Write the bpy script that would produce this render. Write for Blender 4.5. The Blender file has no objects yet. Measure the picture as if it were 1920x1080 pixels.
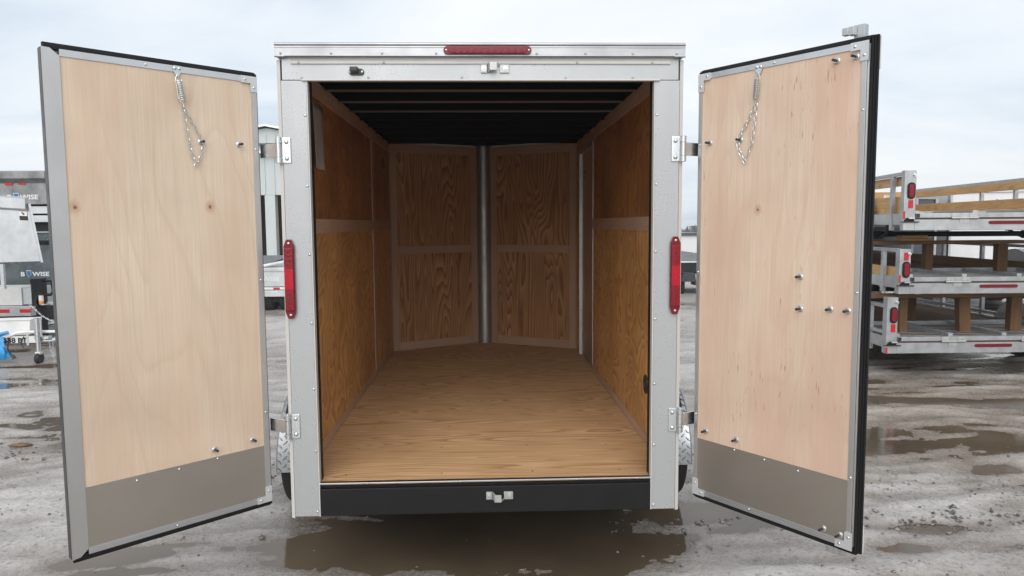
import bpy, bmesh, math, random
import numpy as np
from mathutils import Vector, Matrix
R = math.radians
rnd = random.Random(7)
scene = bpy.context.scene
col = scene.collection

# ---------------------------------------------------------------- camera
cam_d = bpy.data.cameras.new('camera')
cam = bpy.data.objects.new('camera', cam_d); col.objects.link(cam)
scene.camera = cam
cam_d.sensor_width = 36.0
cam_d.lens = 25.85
cam_d.clip_start = 0.05
cam_d.clip_end = 3000
CR, CU, CF = Vector((.9993, -.0378, -.0073)), Vector((.0106, .0873, .9961)), Vector((.0370, .9955, -.0877))
_m = Matrix((CR, CU, -CF)).transposed().to_quaternion().to_matrix().to_4x4()
cam.matrix_world = Matrix.Translation((.0013, -3.3194, 1.6868)) @ _m

# ---------------------------------------------------------------- sky, sun, exposure
SUN_EL, SUN_AZ = R(36), R(200)          # soft, from behind the photographer
world = bpy.data.worlds.new('World'); scene.world = world; world.use_nodes = True
wn = world.node_tree; wn.nodes.clear()
def W(t, **k):
    n = wn.nodes.new(t)
    for a, b in k.items(): setattr(n, a, b)
    return n
out = W('ShaderNodeOutputWorld'); bg = W('ShaderNodeBackground')
sky = W('ShaderNodeTexSky'); sky.sky_type = 'NISHITA'; sky.sun_disc = False
sky.sun_elevation = SUN_EL; sky.sun_rotation = SUN_AZ; sky.dust_density = 3.0
tc = W('ShaderNodeTexCoord'); sep = W('ShaderNodeSeparateXYZ'); wn.links.new(tc.outputs['Generated'], sep.inputs[0])
az = W('ShaderNodeMath', operation='ABSOLUTE'); wn.links.new(sep.outputs['Z'], az.inputs[0])
ad = W('ShaderNodeMath', operation='ADD'); wn.links.new(az.outputs[0], ad.inputs[0]); ad.inputs[1].default_value = .22
dv = W('ShaderNodeVectorMath', operation='DIVIDE'); wn.links.new(tc.outputs['Generated'], dv.inputs[0]); wn.links.new(ad.outputs[0], dv.inputs[1])
mp = W('ShaderNodeMapping'); mp.inputs['Scale'].default_value = (.55, .9, .6); mp.inputs['Rotation'].default_value = (0, 0, R(18)); mp.inputs['Location'].default_value = (1.3, .4, 0)
wn.links.new(dv.outputs[0], mp.inputs[0])
nz = W('ShaderNodeTexNoise'); nz.inputs['Scale'].default_value = 1.5; nz.inputs['Detail'].default_value = 6; nz.inputs['Roughness'].default_value = .52; nz.inputs['Distortion'].default_value = .4
wn.links.new(mp.outputs[0], nz.inputs['Vector'])
rp = W('ShaderNodeValToRGB'); wn.links.new(nz.outputs[0], rp.inputs[0])
rp.color_ramp.elements[0].position = .30; rp.color_ramp.elements[0].color = (.53, .625, .73, 1)
rp.color_ramp.elements[1].position = .68; rp.color_ramp.elements[1].color = (.88, .895, .905, 1)
_e = rp.color_ramp.elements.new(.47); _e.color = (.735, .79, .845, 1)
s1 = W('ShaderNodeMix', data_type='RGBA', blend_type='MIX'); s1.inputs[0].default_value = .12
sc_ = W('ShaderNodeVectorMath', operation='SCALE'); sc_.inputs['Scale'].default_value = .10; wn.links.new(sky.outputs[0], sc_.inputs[0])
wn.links.new(rp.outputs[0], s1.inputs[6]); wn.links.new(sc_.outputs[0], s1.inputs[7])
wn.links.new(s1.outputs[2], bg.inputs[0]); bg.inputs[1].default_value = .93
wn.links.new(bg.outputs[0], out.inputs[0])
sun_d = bpy.data.lights.new('sun', 'SUN'); sun_d.energy = 1.5; sun_d.angle = R(60); sun_d.color = (1, .98, .95)
sun = bpy.data.objects.new('sun', sun_d); col.objects.link(sun)
_az = R(188)                             # compass from +Y, clockwise: behind the camera
_dir = Vector((math.sin(_az) * math.cos(SUN_EL), math.cos(_az) * math.cos(SUN_EL), math.sin(SUN_EL)))
sun.rotation_euler = _dir.to_track_quat('Z', 'Y').to_euler()
sky.sun_rotation = _az
scene.view_settings.view_transform = 'Standard'; scene.view_settings.look = 'None'
scene.view_settings.exposure = 0.40; scene.view_settings.gamma = 1
scene.cycles.use_denoising = True
scene.cycles.max_bounces = 8; scene.cycles.diffuse_bounces = 5; scene.cycles.glossy_bounces = 4; scene.cycles.volume_bounces = 2

# ---------------------------------------------------------------- materials
class NT:
    def __init__(s, name):
        s.mat = bpy.data.materials.new(name); s.mat.use_nodes = True
        s.t = s.mat.node_tree; s.t.nodes.clear()
        s.o = s.n('ShaderNodeOutputMaterial'); s.b = s.n('ShaderNodeBsdfPrincipled'); s.l(s.b.outputs[0], s.o.inputs[0])
    def n(s, t, **k):
        n = s.t.nodes.new(t)
        for a, b in k.items(): setattr(n, a, b)
        return n
    def l(s, a, b): s.t.links.new(a, b)
    def put(s, sock, v):
        if isinstance(v, bpy.types.NodeSocket): s.l(v, sock)
        elif isinstance(v, (tuple, list)) and len(v) == 3 and sock.type == 'RGBA': sock.default_value = (*v, 1)
        else: sock.default_value = v
    def set(s, **k):
        for a, v in k.items(): s.put(s.b.inputs[a.replace('_', ' ')], v)
        return s
    def obj(s): return s.n('ShaderNodeTexCoord').outputs['Object']
    def rand(s): return s.n('ShaderNodeObjectInfo').outputs['Random']
    def math(s, op, a, b=0.0, c=0.0, clamp=False):
        n = s.n('ShaderNodeMath', operation=op, use_clamp=clamp); s.put(n.inputs[0], a); s.put(n.inputs[1], b); s.put(n.inputs[2], c); return n.outputs[0]
    def map(s, v, scale=(1, 1, 1), loc=(0, 0, 0), rot=(0, 0, 0)):
        n = s.n('ShaderNodeMapping'); s.l(v, n.inputs[0]); n.inputs['Scale'].default_value = scale; n.inputs['Rotation'].default_value = rot
        s.put(n.inputs['Location'], loc); return n.outputs[0]
    def shift(s, v, k=37.0):
        c = s.n('ShaderNodeVectorMath', operation='SCALE'); c.inputs[0].default_value = (1.0, .73, .41); s.l(s.math('MULTIPLY', s.rand(), k), c.inputs['Scale'])
        a = s.n('ShaderNodeVectorMath', operation='ADD'); s.l(v, a.inputs[0]); s.l(c.outputs[0], a.inputs[1]); return a.outputs[0]
    def noise(s, v, scale=1, detail=2, rough=.5, dist=0.0):
        n = s.n('ShaderNodeTexNoise'); s.l(v, n.inputs['Vector']); n.inputs['Scale'].default_value = scale; n.inputs['Detail'].default_value = detail
        n.inputs['Roughness'].default_value = rough; n.inputs['Distortion'].default_value = dist; return n.outputs[0]
    def voro(s, v, scale=1, feature='F1', out='Distance'):
        n = s.n('ShaderNodeTexVoronoi', feature=feature); s.l(v, n.inputs['Vector']); n.inputs['Scale'].default_value = scale; return n.outputs[out]
    def ramp(s, f, *st):
        n = s.n('ShaderNodeValToRGB'); s.put(n.inputs[0], f); e = n.color_ramp.elements
        while len(e) < len(st): e.new(.5)
        for i, (p, c) in enumerate(st): e[i].position = p; e[i].color = (*c, 1) if isinstance(c, (tuple, list)) else (c, c, c, 1)
        return n.outputs[0]
    def rng(s, f, a, b, c, d):
        n = s.n('ShaderNodeMapRange'); s.put(n.inputs[0], f)
        for i, x in enumerate((a, b, c, d)): s.put(n.inputs[i + 1], x)
        return n.outputs[0]
    def mix(s, f, a, b, mode='MIX'):
        n = s.n('ShaderNodeMix', data_type='RGBA', blend_type=mode); s.put(n.inputs[0], f); s.put(n.inputs[6], a); s.put(n.inputs[7], b); return n.outputs[2]
    def bump(s, h, strength=.3, dist=.01, prev=None):
        n = s.n('ShaderNodeBump'); n.inputs['Strength'].default_value = strength; n.inputs['Distance'].default_value = dist; s.l(h, n.inputs['Height'])
        if prev is not None: s.l(prev, n.inputs['Normal'])
        s.l(n.outputs[0], s.b.inputs['Normal']); return n.outputs[0]
M = {}
def plain(name, c, rough=.5, metal=0.0, var=.12, vs=6.0, bump=0.0, bs=200.0, **k):
    t = NT(name); v = t.shift(t.obj())
    n = t.noise(v, vs, 4, .6)
    dark = tuple(x * (1 - var) for x in c); lite = tuple(min(1, x * (1 + var)) for x in c)
    t.set(Base_Color=t.ramp(n, (.3, dark), (.7, lite)), Metallic=metal, Roughness=t.rng(n, .3, .7, max(.02, rough - .07), min(1, rough + .09)), **k)
    if bump: t.bump(t.noise(v, bs, 2), bump, .002)
    M[name] = t.mat; return t
def painted(name, c, rough, metal, drops=.5, wet=90.0):
    """painted sheet with fine rain beads standing on it"""
    t = NT(name); v = t.obj(); vs = t.shift(v)
    n = t.noise(vs, 3, 4, .6)
    st = t.noise(t.map(vs, (9, 9, .7)), 1, 4, .6)
    cc = t.mix(t.rng(st, .45, .75, 0, .35), tuple(c), tuple(x * .82 for x in c))
    cc = t.mix(t.rng(n, .3, .7, 0, .25), cc, tuple(x * .9 for x in c))
    d = t.voro(vs, wet)
    mask = t.rng(t.noise(vs, 11, 2), .5, .62, 0, 1)
    bead = t.math('MULTIPLY', t.rng(d, .12, .3, 1, 0), mask)
    t.set(Base_Color=cc, Metallic=metal, Roughness=t.math('SUBTRACT', t.rng(n, .3, .7, rough - .05, rough + .08), t.math('MULTIPLY', bead, rough * .8)))
    wv_ = t.bump(t.noise(t.map(v, (5, 5, 1.6)), 1, 2), .12, .02)
    t.bump(bead, drops, .0025, wv_); M[name] = t.mat
painted('grey_skin', (.42, .435, .445), .34, .35, .2)
painted('white_skin', (.74, .74, .73), .4, .0)
painted('white_trim', (.58, .565, .545), .42, .0, .3, 60)
painted('shed_skin', (.50, .545, .545), .45, .0, 0.0)
plain('cast_metal', (.46, .46, .45), .42, .5, .15, 40)
painted('far_white', (.72, .735, .75), .45, .0, 0.0)
def brushed(name, c, rough, axis=(2, 2, 300), var=.2, blotch=.25):
    t = NT(name); v = t.shift(t.obj()); n = t.noise(t.map(v, axis), 1, 3, .6); b = t.noise(v, 4, 5, .65)
    t.set(Base_Color=t.mix(t.rng(b, .35, .7, 0, blotch), c, tuple(x * .6 for x in c)), Metallic=1.0, Roughness=t.math('ADD', t.rng(n, .3, .7, rough - .06, rough + .08), t.rng(b, .4, .7, -.04, .1)))
    t.bump(n, .05, .001); M[name] = t.mat
brushed('alu', (.66, .67, .68), .36)
brushed('alu_vertical', (.62, .61, .595), .40, (300, 300, 2))
brushed('alu_bright', (.56, .57, .585), .32)
brushed('rail_alu', (.43, .44, .455), .46)
brushed('kick_alu', (.49, .445, .39), .43, (1, 1, 1.5), blotch=.15)
brushed('galvanised', (.62, .64, .655), .45, (3, 3, 3), blotch=.55)
brushed('zinc', (.66, .69, .70), .30, (60, 60, 60))
brushed('tread_plate', (.40, .41, .42), .30, (6, 6, 6))
brushed('post_alu', (.42, .42, .42), .48, (300, 300, 2))
plain('alu_frame', (.42, .43, .44), .44, .7, .16, 9)
plain('rubber', (.010, .010, .011), .6, 0, .2, 30, Specular_IOR_Level=.25)
plain('bracket_alu', (.62, .63, .64), .38, .45, .08)
plain('tyre', (.018, .018, .018), .7, 0, .3, 40, .4, 120)
plain('black_paint', (.007, .007, .008), .5, 0, .3, 8, Specular_IOR_Level=.3)
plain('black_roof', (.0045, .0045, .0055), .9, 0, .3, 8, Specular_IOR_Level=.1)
plain('black_plastic', (.02, .02, .022), .35, 0, .2, 20)
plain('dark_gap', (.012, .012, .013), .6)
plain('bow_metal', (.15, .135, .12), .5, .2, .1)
plain('grey_dump', (.24, .245, .245), .4, .35, .4, 5)
plain('grey_dump_wet', (.095, .115, .125), .28, .4, .4, 3.0)
plain('dark_enclosed', (.075, .085, .10), .3, .2, .12, 2)
plain('white_paint', (.72, .72, .70), .4, 0, .08)
plain('truck_black', (.02, .021, .023), .4, 0, .3, 3)
plain('paper', (.40, .365, .35), .35, 0, .12, 9, .3, 40)
plain('red_tape', (.50, .012, .018), .4, 0, .12)
plain('rubber_dark_red', (.11, .012, .018), .3, 0, .2)
plain('blue_bag', (.03, .28, .62), .3, 0, .25, 14, .5, 20)
plain('blue_shield', (.03, .14, .36), .4)
plain('ink_black', (.02, .02, .02), .6)
plain('letter_white', (.75, .76, .76), .5)
plain('bright_yellow', (.70, .85, .02), .5)
plain('orange_label', (.8, .3, .08), .5)
plain('brown_rust', (.10, .055, .04), .7, 0, .3, 30)
plain('stone', (.16, .155, .145), .55, 0, .5, 3)
plain('leaf_brown', (.17, .09, .045), .6, 0, .4, 30)
plain('bark', (.07, .06, .055), .9, 0, .3, 3)
plain('far_foliage', (.045, .052, .045), .9, 0, .4, .6)
def lens(name, c, rough=.12):
    t = NT(name); v = t.obj(); d = t.voro(v, 260)
    t.set(Base_Color=t.mix(t.rng(d, .1, .6, 0, .5), c, tuple(x * .45 for x in c)), Roughness=rough, IOR=1.49, Coat_Weight=.12, Coat_Roughness=.1, Specular_IOR_Level=.3)
    t.bump(d, .25, .002); M[name] = t.mat
lens('red_lens', (.27, .005, .016)); lens('red_reflector', (.50, .005, .024)); lens('led_red', (.20, .006, .014), .2); lens('dark_red_lens', (.20, .008, .018))
lens('amber_lens', (.75, .2, .03))
def wood(name, c_lite, c_dark, grain, across, third, K=9, along=.55, acr=3.0, contrast=.8, sharp=2.0, fibre=.35, rough=.5, tint=None, knots=(), fleck=None, coat=0.0, seed=0.0, vk=0, stain=.25, tmix=.3):
    """grain figure = contour lines of a stretched noise field"""
    ax = {'X': 0, 'Y': 1, 'Z': 2}
    def vec(g, a, o):
        v = [0, 0, 0]; v[ax[grain]] = g; v[ax[across]] = a; v[ax[third]] = o; return tuple(v)
    t = NT(name); v0 = t.obj(); v = t.shift(v0, 23.0) if seed is not None else v0
    n = t.noise(t.map(v, vec(along, acr, .3)), 1, 1.6, .42, .35)
    fr_ = t.math('FRACT', t.math('MULTIPLY', n, K))            # early wood shading into a late-wood line, then an abrupt edge
    ring = t.math('MULTIPLY', t.math('POWER', fr_, sharp), t.rng(fr_, .9, 1.0, 1, 0))
    fib = t.noise(t.map(v, vec(3, 140, 20)), 1, 3, .6)
    brd = t.noise(t.map(v, vec(.8, 5, 1)), 1, 3, .55)
    c = t.mix(t.math('MULTIPLY', ring, contrast), c_lite, c_dark)
    c = t.mix(t.rng(fib, .35, .75, 0, fibre), c, c_dark)
    c = t.mix(t.rng(brd, .38, .62, 0, tmix), c, tint or c_dark)
    big = t.noise(v, 1.7, 3, .6)
    c = t.mix(t.rng(big, .32, .62, stain, 0), c, tuple(x * .62 for x in c_dark))
    if fleck:
        fl = t.noise(t.map(v, vec(15, 105, 8)), 1, 2, .5); am = t.noise(v, 2.6, 2)
        c = t.mix(t.math('MULTIPLY', t.rng(fl, .63, .71, 0, .75), t.rng(am, .48, .60, .06, 1)), c, fleck)
    if vk:
        dv_ = t.math('ADD', t.voro(t.map(v, vec(2.2, 7, 3)), 1), t.math('MULTIPLY', t.math('SUBTRACT', t.noise(v, 40, 2), .5), .12))
        c = t.mix(t.rng(dv_, .08, .26, .65, 0), c, tuple(x * .55 for x in c_dark)); c = t.mix(t.rng(dv_, .05, .10, .8, 0), c, tuple(x * .25 for x in c_dark))
    for (kx, ky, kz, kr) in knots:
        p = t.map(v0, (1, 1, 1), (-kx, -ky, -kz)); p = t.map(p, vec(.75, 1, 0))
        L = t.n('ShaderNodeVectorMath', operation='LENGTH'); t.l(p, L.inputs[0])
        dd = t.math('ADD', L.outputs['Value'], t.math('MULTIPLY', t.math('SUBTRACT', t.noise(v0, 60, 2), .5), kr * .8))
        c = t.mix(t.rng(dd, kr * .5, kr * 1.9, .6, 0), c, (.46, .22, .12)); c = t.mix(t.rng(dd, kr * .2, kr * .55, .85, 0), c, (.13, .055, .03))
    t.set(Base_Color=c, Roughness=t.rng(fib, .3, .7, rough - .08, rough + .1), Coat_Weight=coat, Coat_Roughness=.25)
    t.bump(fib, .08, .001); M[name] = t.mat
BL, BD = (.735, .61, .475), (.49, .335, .22)
wood('birch_left', BL, BD, 'Z', 'X', 'Y', K=11, along=.7, acr=2.6, contrast=.55, sharp=8.0, fibre=.42, tint=(.64, .47, .345), tmix=.7, knots=((.739, 0, 1.758, .014), (.227, 0, 1.765, .014)), seed=None)
wood('birch_right', (.735, .60, .47), (.54, .33, .22), 'Z', 'X', 'Y', K=10, along=.7, acr=2.9, contrast=.5, sharp=8.0, fibre=.45, tint=(.63, .425, .32), tmix=.75, knots=((.316, 0, 1.736, .012),), fleck=(.42, .18, .09), seed=None)
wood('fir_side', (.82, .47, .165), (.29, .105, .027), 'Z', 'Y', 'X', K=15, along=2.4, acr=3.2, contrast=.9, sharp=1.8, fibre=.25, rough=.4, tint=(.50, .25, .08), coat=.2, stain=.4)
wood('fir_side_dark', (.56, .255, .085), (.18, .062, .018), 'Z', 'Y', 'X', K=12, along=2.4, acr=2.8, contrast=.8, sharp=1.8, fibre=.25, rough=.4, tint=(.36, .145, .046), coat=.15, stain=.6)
wood('fir_nose', (.64, .36, .175), (.17, .068, .026), 'Z', 'X', 'Y', K=26, along=.6, acr=4.4, contrast=1.0, sharp=1.6, fibre=.3, rough=.5, tint=(.42, .21, .09))
wood('fir_floor', (.80, .53, .295), (.34, .165, .065), 'X', 'Y', 'Z', K=28, along=.5, acr=5, contrast=1.0, sharp=1.8, fibre=.5, rough=.55, tint=(.60, .36, .18))
wood('luan_y', (.56, .38, .27), (.42, .265, .175), 'Y', 'Z', 'X', K=3, along=.5, acr=4, contrast=.2, rough=.5)
wood('luan_z', (.52, .345, .24), (.39, .24, .155), 'Z', 'X', 'Y', K=3, along=.5, acr=4, contrast=.2, rough=.5)
wood('luan_x', (.52, .345, .24), (.39, .24, .155), 'X', 'Z', 'Y', K=3, along=.5, acr=4, contrast=.2, rough=.5)
wood('pine_board', (.66, .42, .18), (.40, .21, .07), 'Y', 'Z', 'X', K=10, along=.6, acr=7, contrast=.6, sharp=2.0, fibre=.3, rough=.55, fleck=(.18, .08, .03), vk=1)
wood('pine_board_x', (.58, .35, .14), (.34, .17, .06), 'X', 'Z', 'Y', K=10, along=.6, acr=7, contrast=.6, sharp=2.0, fibre=.3, rough=.55, fleck=(.18, .08, .03), vk=1)
wood('old_board', (.32, .185, .092), (.16, .085, .042), 'Y', 'Z', 'X', K=6, along=.6, acr=9, contrast=.5, fibre=.4, rough=.6)
wood('timber_x', (.25, .145, .07), (.11, .058, .028), 'X', 'Z', 'Y', K=6, along=.6, acr=9, contrast=.55, fibre=.4, rough=.6)
wood('timber_z', (.215, .125, .062), (.095, .05, .025), 'Z', 'X', 'Y', K=6, along=.6, acr=9, contrast=.55, fibre=.4, rough=.6)
wood('deck_plank', (.25, .155, .095), (.12, .072, .043), 'Y', 'X', 'Z', K=5, along=.5, acr=8, contrast=.4, fibre=.4, rough=.8)
for _k in ('deck_plank', 'timber_x', 'timber_z', 'old_board'): M[_k].node_tree.nodes['Principled BSDF'].inputs['Specular IOR Level'].default_value = .15

# ---------------------------------------------------------------- mesh helpers
class MB:
    def __init__(s): s.v = []; s.f = []; s.m = []; s.mi = 0
    def add(s, vs, fs):
        o = len(s.v); s.v += [tuple(map(float, p)) for p in vs]; s.f += [tuple(i + o for i in q) for q in fs]; s.m += [s.mi] * len(fs); return s
    def box(s, a, b, T=None):
        (x0, y0, z0), (x1, y1, z1) = a, b
        vs = [(x0, y0, z0), (x1, y0, z0), (x1, y1, z0), (x0, y1, z0), (x0, y0, z1), (x1, y0, z1), (x1, y1, z1), (x0, y1, z1)]
        if T is not None: vs = [T @ Vector(p) for p in vs]
        return s.add(vs, [(0, 3, 2, 1), (4, 5, 6, 7), (0, 1, 5, 4), (1, 2, 6, 5), (2, 3, 7, 6), (3, 0, 4, 7)])
    def cyl(s, p0, p1, r, r1=None, n=12):
        p0, p1 = Vector(p0), Vector(p1); d = (p1 - p0).normalized(); a = d.orthogonal().normalized(); b = d.cross(a); r1 = r if r1 is None else r1
        vs = []
        for p, q in ((p0, r), (p1, r1)): vs += [p + q * (math.cos(2 * math.pi * i / n) * a + math.sin(2 * math.pi * i / n) * b) for i in range(n)]
        fs = [(i, (i + 1) % n, n + (i + 1) % n, n + i) for i in range(n)] + [tuple(range(n))[::-1], tuple(range(n, 2 * n))]
        return s.add(vs, fs)
    def lathe(s, c, axis, prof, n=24):
        """prof: (distance along axis, radius) list"""
        c = Vector(c); d = Vector(axis).normalized(); a = d.orthogonal().normalized(); b = d.cross(a); k = len(prof)
        vs = [c + h * d + r * (math.cos(2 * math.pi * i / n) * a + math.sin(2 * math.pi * i / n) * b) for (h, r) in prof for i in range(n)]
        fs = [(j * n + i, j * n + (i + 1) % n, (j + 1) * n + (i + 1) % n, (j + 1) * n + i) for j in range(k - 1) for i in range(n)]
        fs += [tuple(range(n))[::-1], tuple(range((k - 1) * n, k * n))]
        return s.add(vs, fs)
    def dome(s, c, axis, r, h, n=10): return s.lathe(c, axis, [(0, r), (h * .45, r * .9), (h * .85, r * .55), (h, r * .1)], n)
    def prism(s, pts, ext):
        pts = [Vector(p) for p in pts]; e = Vector(ext); n = len(pts)
        return s.add(pts + [p + e for p in pts], [tuple(range(n))[::-1], tuple(range(n, 2 * n))] + [(i, (i + 1) % n, n + (i + 1) % n, n + i) for i in range(n)])
    def tube(s, path, r, n=6, closed=False):
        P = [Vector(p) for p in path]; k = len(P); vs = []; up = None
        for i, p in enumerate(P):
            d = (P[(i + 1) % k] - P[i - 1]) if closed else (P[min(i + 1, k - 1)] - P[max(i - 1, 0)])
            d.normalize()
            a = d.orthogonal().normalized() if up is None else (up - up.dot(d) * d).normalized()
            up = a; b = d.cross(a)
            vs += [p + r * (math.cos(2 * math.pi * j / n) * a + math.sin(2 * math.pi * j / n) * b) for j in range(n)]
        fs = []
        for i in range(k if closed else k - 1):
            q = (i + 1) % k
            fs += [(i * n + j, i * n + (j + 1) % n, q * n + (j + 1) % n, q * n + j) for j in range(n)]
        if not closed: fs += [tuple(range(n))[::-1], tuple(range((k - 1) * n, k * n))]
        return s.add(vs, fs)
    def mesh(s, name, mats, bevel=0.0, smooth=True):
        me = bpy.data.meshes.new(name); me.from_pydata(s.v, [], s.f)
        for mm in (mats if isinstance(mats, (list, tuple)) else [mats]): me.materials.append(M[mm])
        me.polygons.foreach_set('material_index', s.m)
        bm = bmesh.new(); bm.from_mesh(me); bmesh.ops.recalc_face_normals(bm, faces=bm.faces[:])
        if bevel: bmesh.ops.bevel(bm, geom=[e for e in bm.edges if len(e.link_faces) == 2 and e.calc_face_angle(0) > .6], offset=bevel, segments=2, affect='EDGES', clamp_overlap=True, profile=.5)
        bm.to_mesh(me); bm.free()
        if smooth: me.shade_smooth(); me.set_sharp_from_angle(angle=R(38))
        return me
def place(name, me, parent=None, loc=(0, 0, 0), rot=(0, 0, 0)):
    o = bpy.data.objects.new(name, me); col.objects.link(o)
    o.location = loc; o.rotation_euler = rot
    if parent is not None: o.parent = parent
    return o
def part(name, mb, mats, parent=None, bevel=0.0, loc=(0, 0, 0), rot=(0, 0, 0), label=None):
    o = place(name, mb.mesh(name, mats, bevel), parent, loc, rot)
    if bevel: wnm = o.modifiers.new('normals', 'WEIGHTED_NORMAL'); wnm.keep_sharp = True; wnm.weight = 100
    if label: o['label'] = label
    return o
def tag(o, label, cat=None, group=None, kind=None):
    o['label'] = label
    if cat: o['category'] = cat
    if group: o['group'] = group
    if kind: o['kind'] = kind
    return o
def thing(name, label, cat, loc=(0, 0, 0), rz=0.0, group=None):
    o = place(name, None, None, loc, (0, 0, rz)); o.empty_display_size = .2; return tag(o, label, cat, group)
def B(a, b): return MB().box(a, b)
def boxpart(name, a, b, mat, parent, bevel=.002, label=None):
    """a box with its origin at its own corner, so that each piece shows its own stretch of grain"""
    o = part(name, MB().box((0, 0, 0), tuple(q - p for p, q in zip(a, b))), mat, parent, bevel, a, label=label); return o
def text_mesh(txt, size, mat, extrude=.003, fat=.0):
    cu = bpy.data.curves.new('lettering', 'FONT'); cu.body = txt; cu.size = size; cu.extrude = extrude; cu.offset = fat; cu.resolution_u = 3
    cu.align_x = 'LEFT'
    ob = bpy.data.objects.new('lettering_temp', cu); col.objects.link(ob)
    dg = bpy.context.evaluated_depsgraph_get(); me = bpy.data.meshes.new_from_object(ob.evaluated_get(dg))
    bpy.data.objects.remove(ob); me.materials.clear(); me.materials.append(M[mat]); return me
UP = R(90)
RIV = {}
def rivet_mesh(axis, r=.0055, h=.003, mat='zinc'):
    k = (axis, r, mat)
    if k not in RIV: RIV[k] = MB().dome((0, 0, 0), axis, r, h).mesh('rivet', mat)
    return RIV[k]

# ================================================================ the ground
def vnoise(x, y, seed):
    xi = np.floor(x).astype(np.int64); yi = np.floor(y).astype(np.int64); fx = x - xi; fy = y - yi
    u = fx * fx * fx * (fx * (fx * 6 - 15) + 10); w = fy * fy * fy * (fy * (fy * 6 - 15) + 10)
    def h(a, b):
        n = (a * 374761393 + b * 668265263 + seed * 974634777) & 0xffffffff
        n = ((n ^ (n >> 13)) * 1274126177) & 0xffffffff
        return ((n ^ (n >> 16)) & 0xffff) / 65535.0 * 2 - 1
    a = h(xi, yi); b = h(xi + 1, yi); c = h(xi, yi + 1); d = h(xi + 1, yi + 1)
    return a + (b - a) * u + (c - a) * w + (a - b - c + d) * u * w
def sstep(a, b, x):
    t = np.clip((x - a) / (b - a), 0, 1); return t * t * (3 - 2 * t)
DIPS = [(.0, .95, 1.35, .62, .023, 0), (.35, .42, .85, .20, .013, .05), (-.75, .36, .6, .18, .012, 0), (-1.62, .34, .38, .16, .028, .2), (1.55, .75, .45, .35, .016, 0), (3.3, 2.35, 1.5, .36, .013, -.08), (2.5, 2.0, .8, .30, .010, 0),
        (3.1, 1.75, 1.1, .2, .018, -.1), (4.6, 1.9, .8, .18, .015, -.1), (4.6, 3.2, 1.1, .22, .012, 0), (3.4, 3.4, .9, .2, .012, 0), (-3.0, 4.0, .8, .22, .016, .05), (-3.8, 3.2, .7, .18, .012, 0),
        (-2.7, 2.9, .5, .16, .022, 0), (-4.6, 4.9, 1.2, .3, .014, 0), (1.9, 5.5, .7, .8, .012, 0), (-1.95, 5.2, .5, .5, .014, 0), (5.2, 4.0, .9, .2, .02, 0), (.2, 2.0, 1.2, .8, .02, 0), (2.2, .55, .5, .1, .016, -.2)]
def height(x, y):
    wx = x + .25 * vnoise(x * .7, y * .7, 3); wy = y + .2 * vnoise(x * .8, y * .8, 4)
    h = .013 + .011 * vnoise(wx * .55, wy * 1.5, 11) + .008 * vnoise(wx * 1.5, wy * 4.2, 12) + .009 * vnoise(wx * 3.6, wy * 9, 13) + .009 * vnoise(wx * 1.7, wy * 8.5, 17)
    f = np.clip(1.6 - np.hypot(x, y) / 14, .0, 1)
    h = h + f * (.0034 * vnoise(x * 11, y * 15, 14) + .0024 * vnoise(x * 33, y * 35, 15) + .0009 * vnoise(x * 71, y * 70, 16))
    for (cx, cy, rx, ry, d, a) in DIPS:
        dx, dy = wx - cx, wy - cy; X = dx * math.cos(a) + dy * math.sin(a); Y = -dx * math.sin(a) + dy * math.cos(a)
        h = h - d * np.exp(-((X / rx) ** 2 + (Y / ry) ** 2) ** 1.3)
    out_ = np.maximum(np.maximum(np.abs(x - 1) - 10, y - 11.5), -3 - y)
    h = h + .06 * sstep(0, 2, out_)
    fall = sstep(1.5, 4.5, x) * np.clip(y - 14, 0, 150) * .06
    return h - fall
def graded(lo, hi, step, far, g):
    c = list(np.arange(lo, hi + 1e-6, step)); s = step; p = hi
    while p < far: s *= g; p += s; c.append(p)
    s = step; p = lo
    while p > -far: s *= g; p -= s; c.insert(0, p)
    return np.array(c)
xs = graded(-3.6, 4.6, .021, 700, 1.045); ys = graded(-.25, 4.6, .02, 700, 1.04)
gx, gy = np.meshgrid(xs, ys); gz = height(gx, gy)
nx, ny = len(xs), len(ys)
co = np.stack([gx, gy, gz], -1).reshape(-1, 3)
i0 = (np.arange(ny - 1)[:, None] * nx + np.arange(nx - 1)[None]).reshape(-1)
quads = np.stack([i0, i0 + 1, i0 + nx + 1, i0 + nx], -1)
me = bpy.data.meshes.new('ground'); me.vertices.add(len(co)); me.vertices.foreach_set('co', co.ravel())
me.loops.add(quads.size); me.loops.foreach_set('vertex_index', quads.ravel()); me.polygons.add(len(quads)); me.polygons.foreach_set('loop_start', np.arange(0, quads.size, 4))
me.update(); me.validate(); me.shade_smooth()
t = NT('wet_gravel'); v = t.obj()
n1 = t.noise(v, 1.1, 6, .6); n2 = t.noise(v, 9, 5, .65); n3 = t.noise(v, 42, 6, .78); vc = t.voro(v, 58, out='Color'); sv = t.n('ShaderNodeSeparateColor'); t.l(vc, sv.inputs[0])
c = t.ramp(n1, (.32, (.46, .43, .40)), (.68, (.58, .555, .53)))
c = t.mix(t.rng(n2, .35, .7, 0, .40), c, (.23, .205, .18))
stk_ = t.noise(t.map(v, (.9, 5.5, 1), (0, 0, 0), (0, 0, R(6))), 1, 5, .65)                 # mud drawn out along the wheel tracks
c = t.mix(t.rng(stk_, .52, .70, 0, .4), c, (.31, .265, .215))
c = t.mix(t.rng(sv.outputs[0], .72, 1, 0, .4), c, (.46, .44, .42)); c = t.mix(t.rng(sv.outputs[1], .86, 1, 0, .6), c, (.09, .085, .08))
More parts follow.
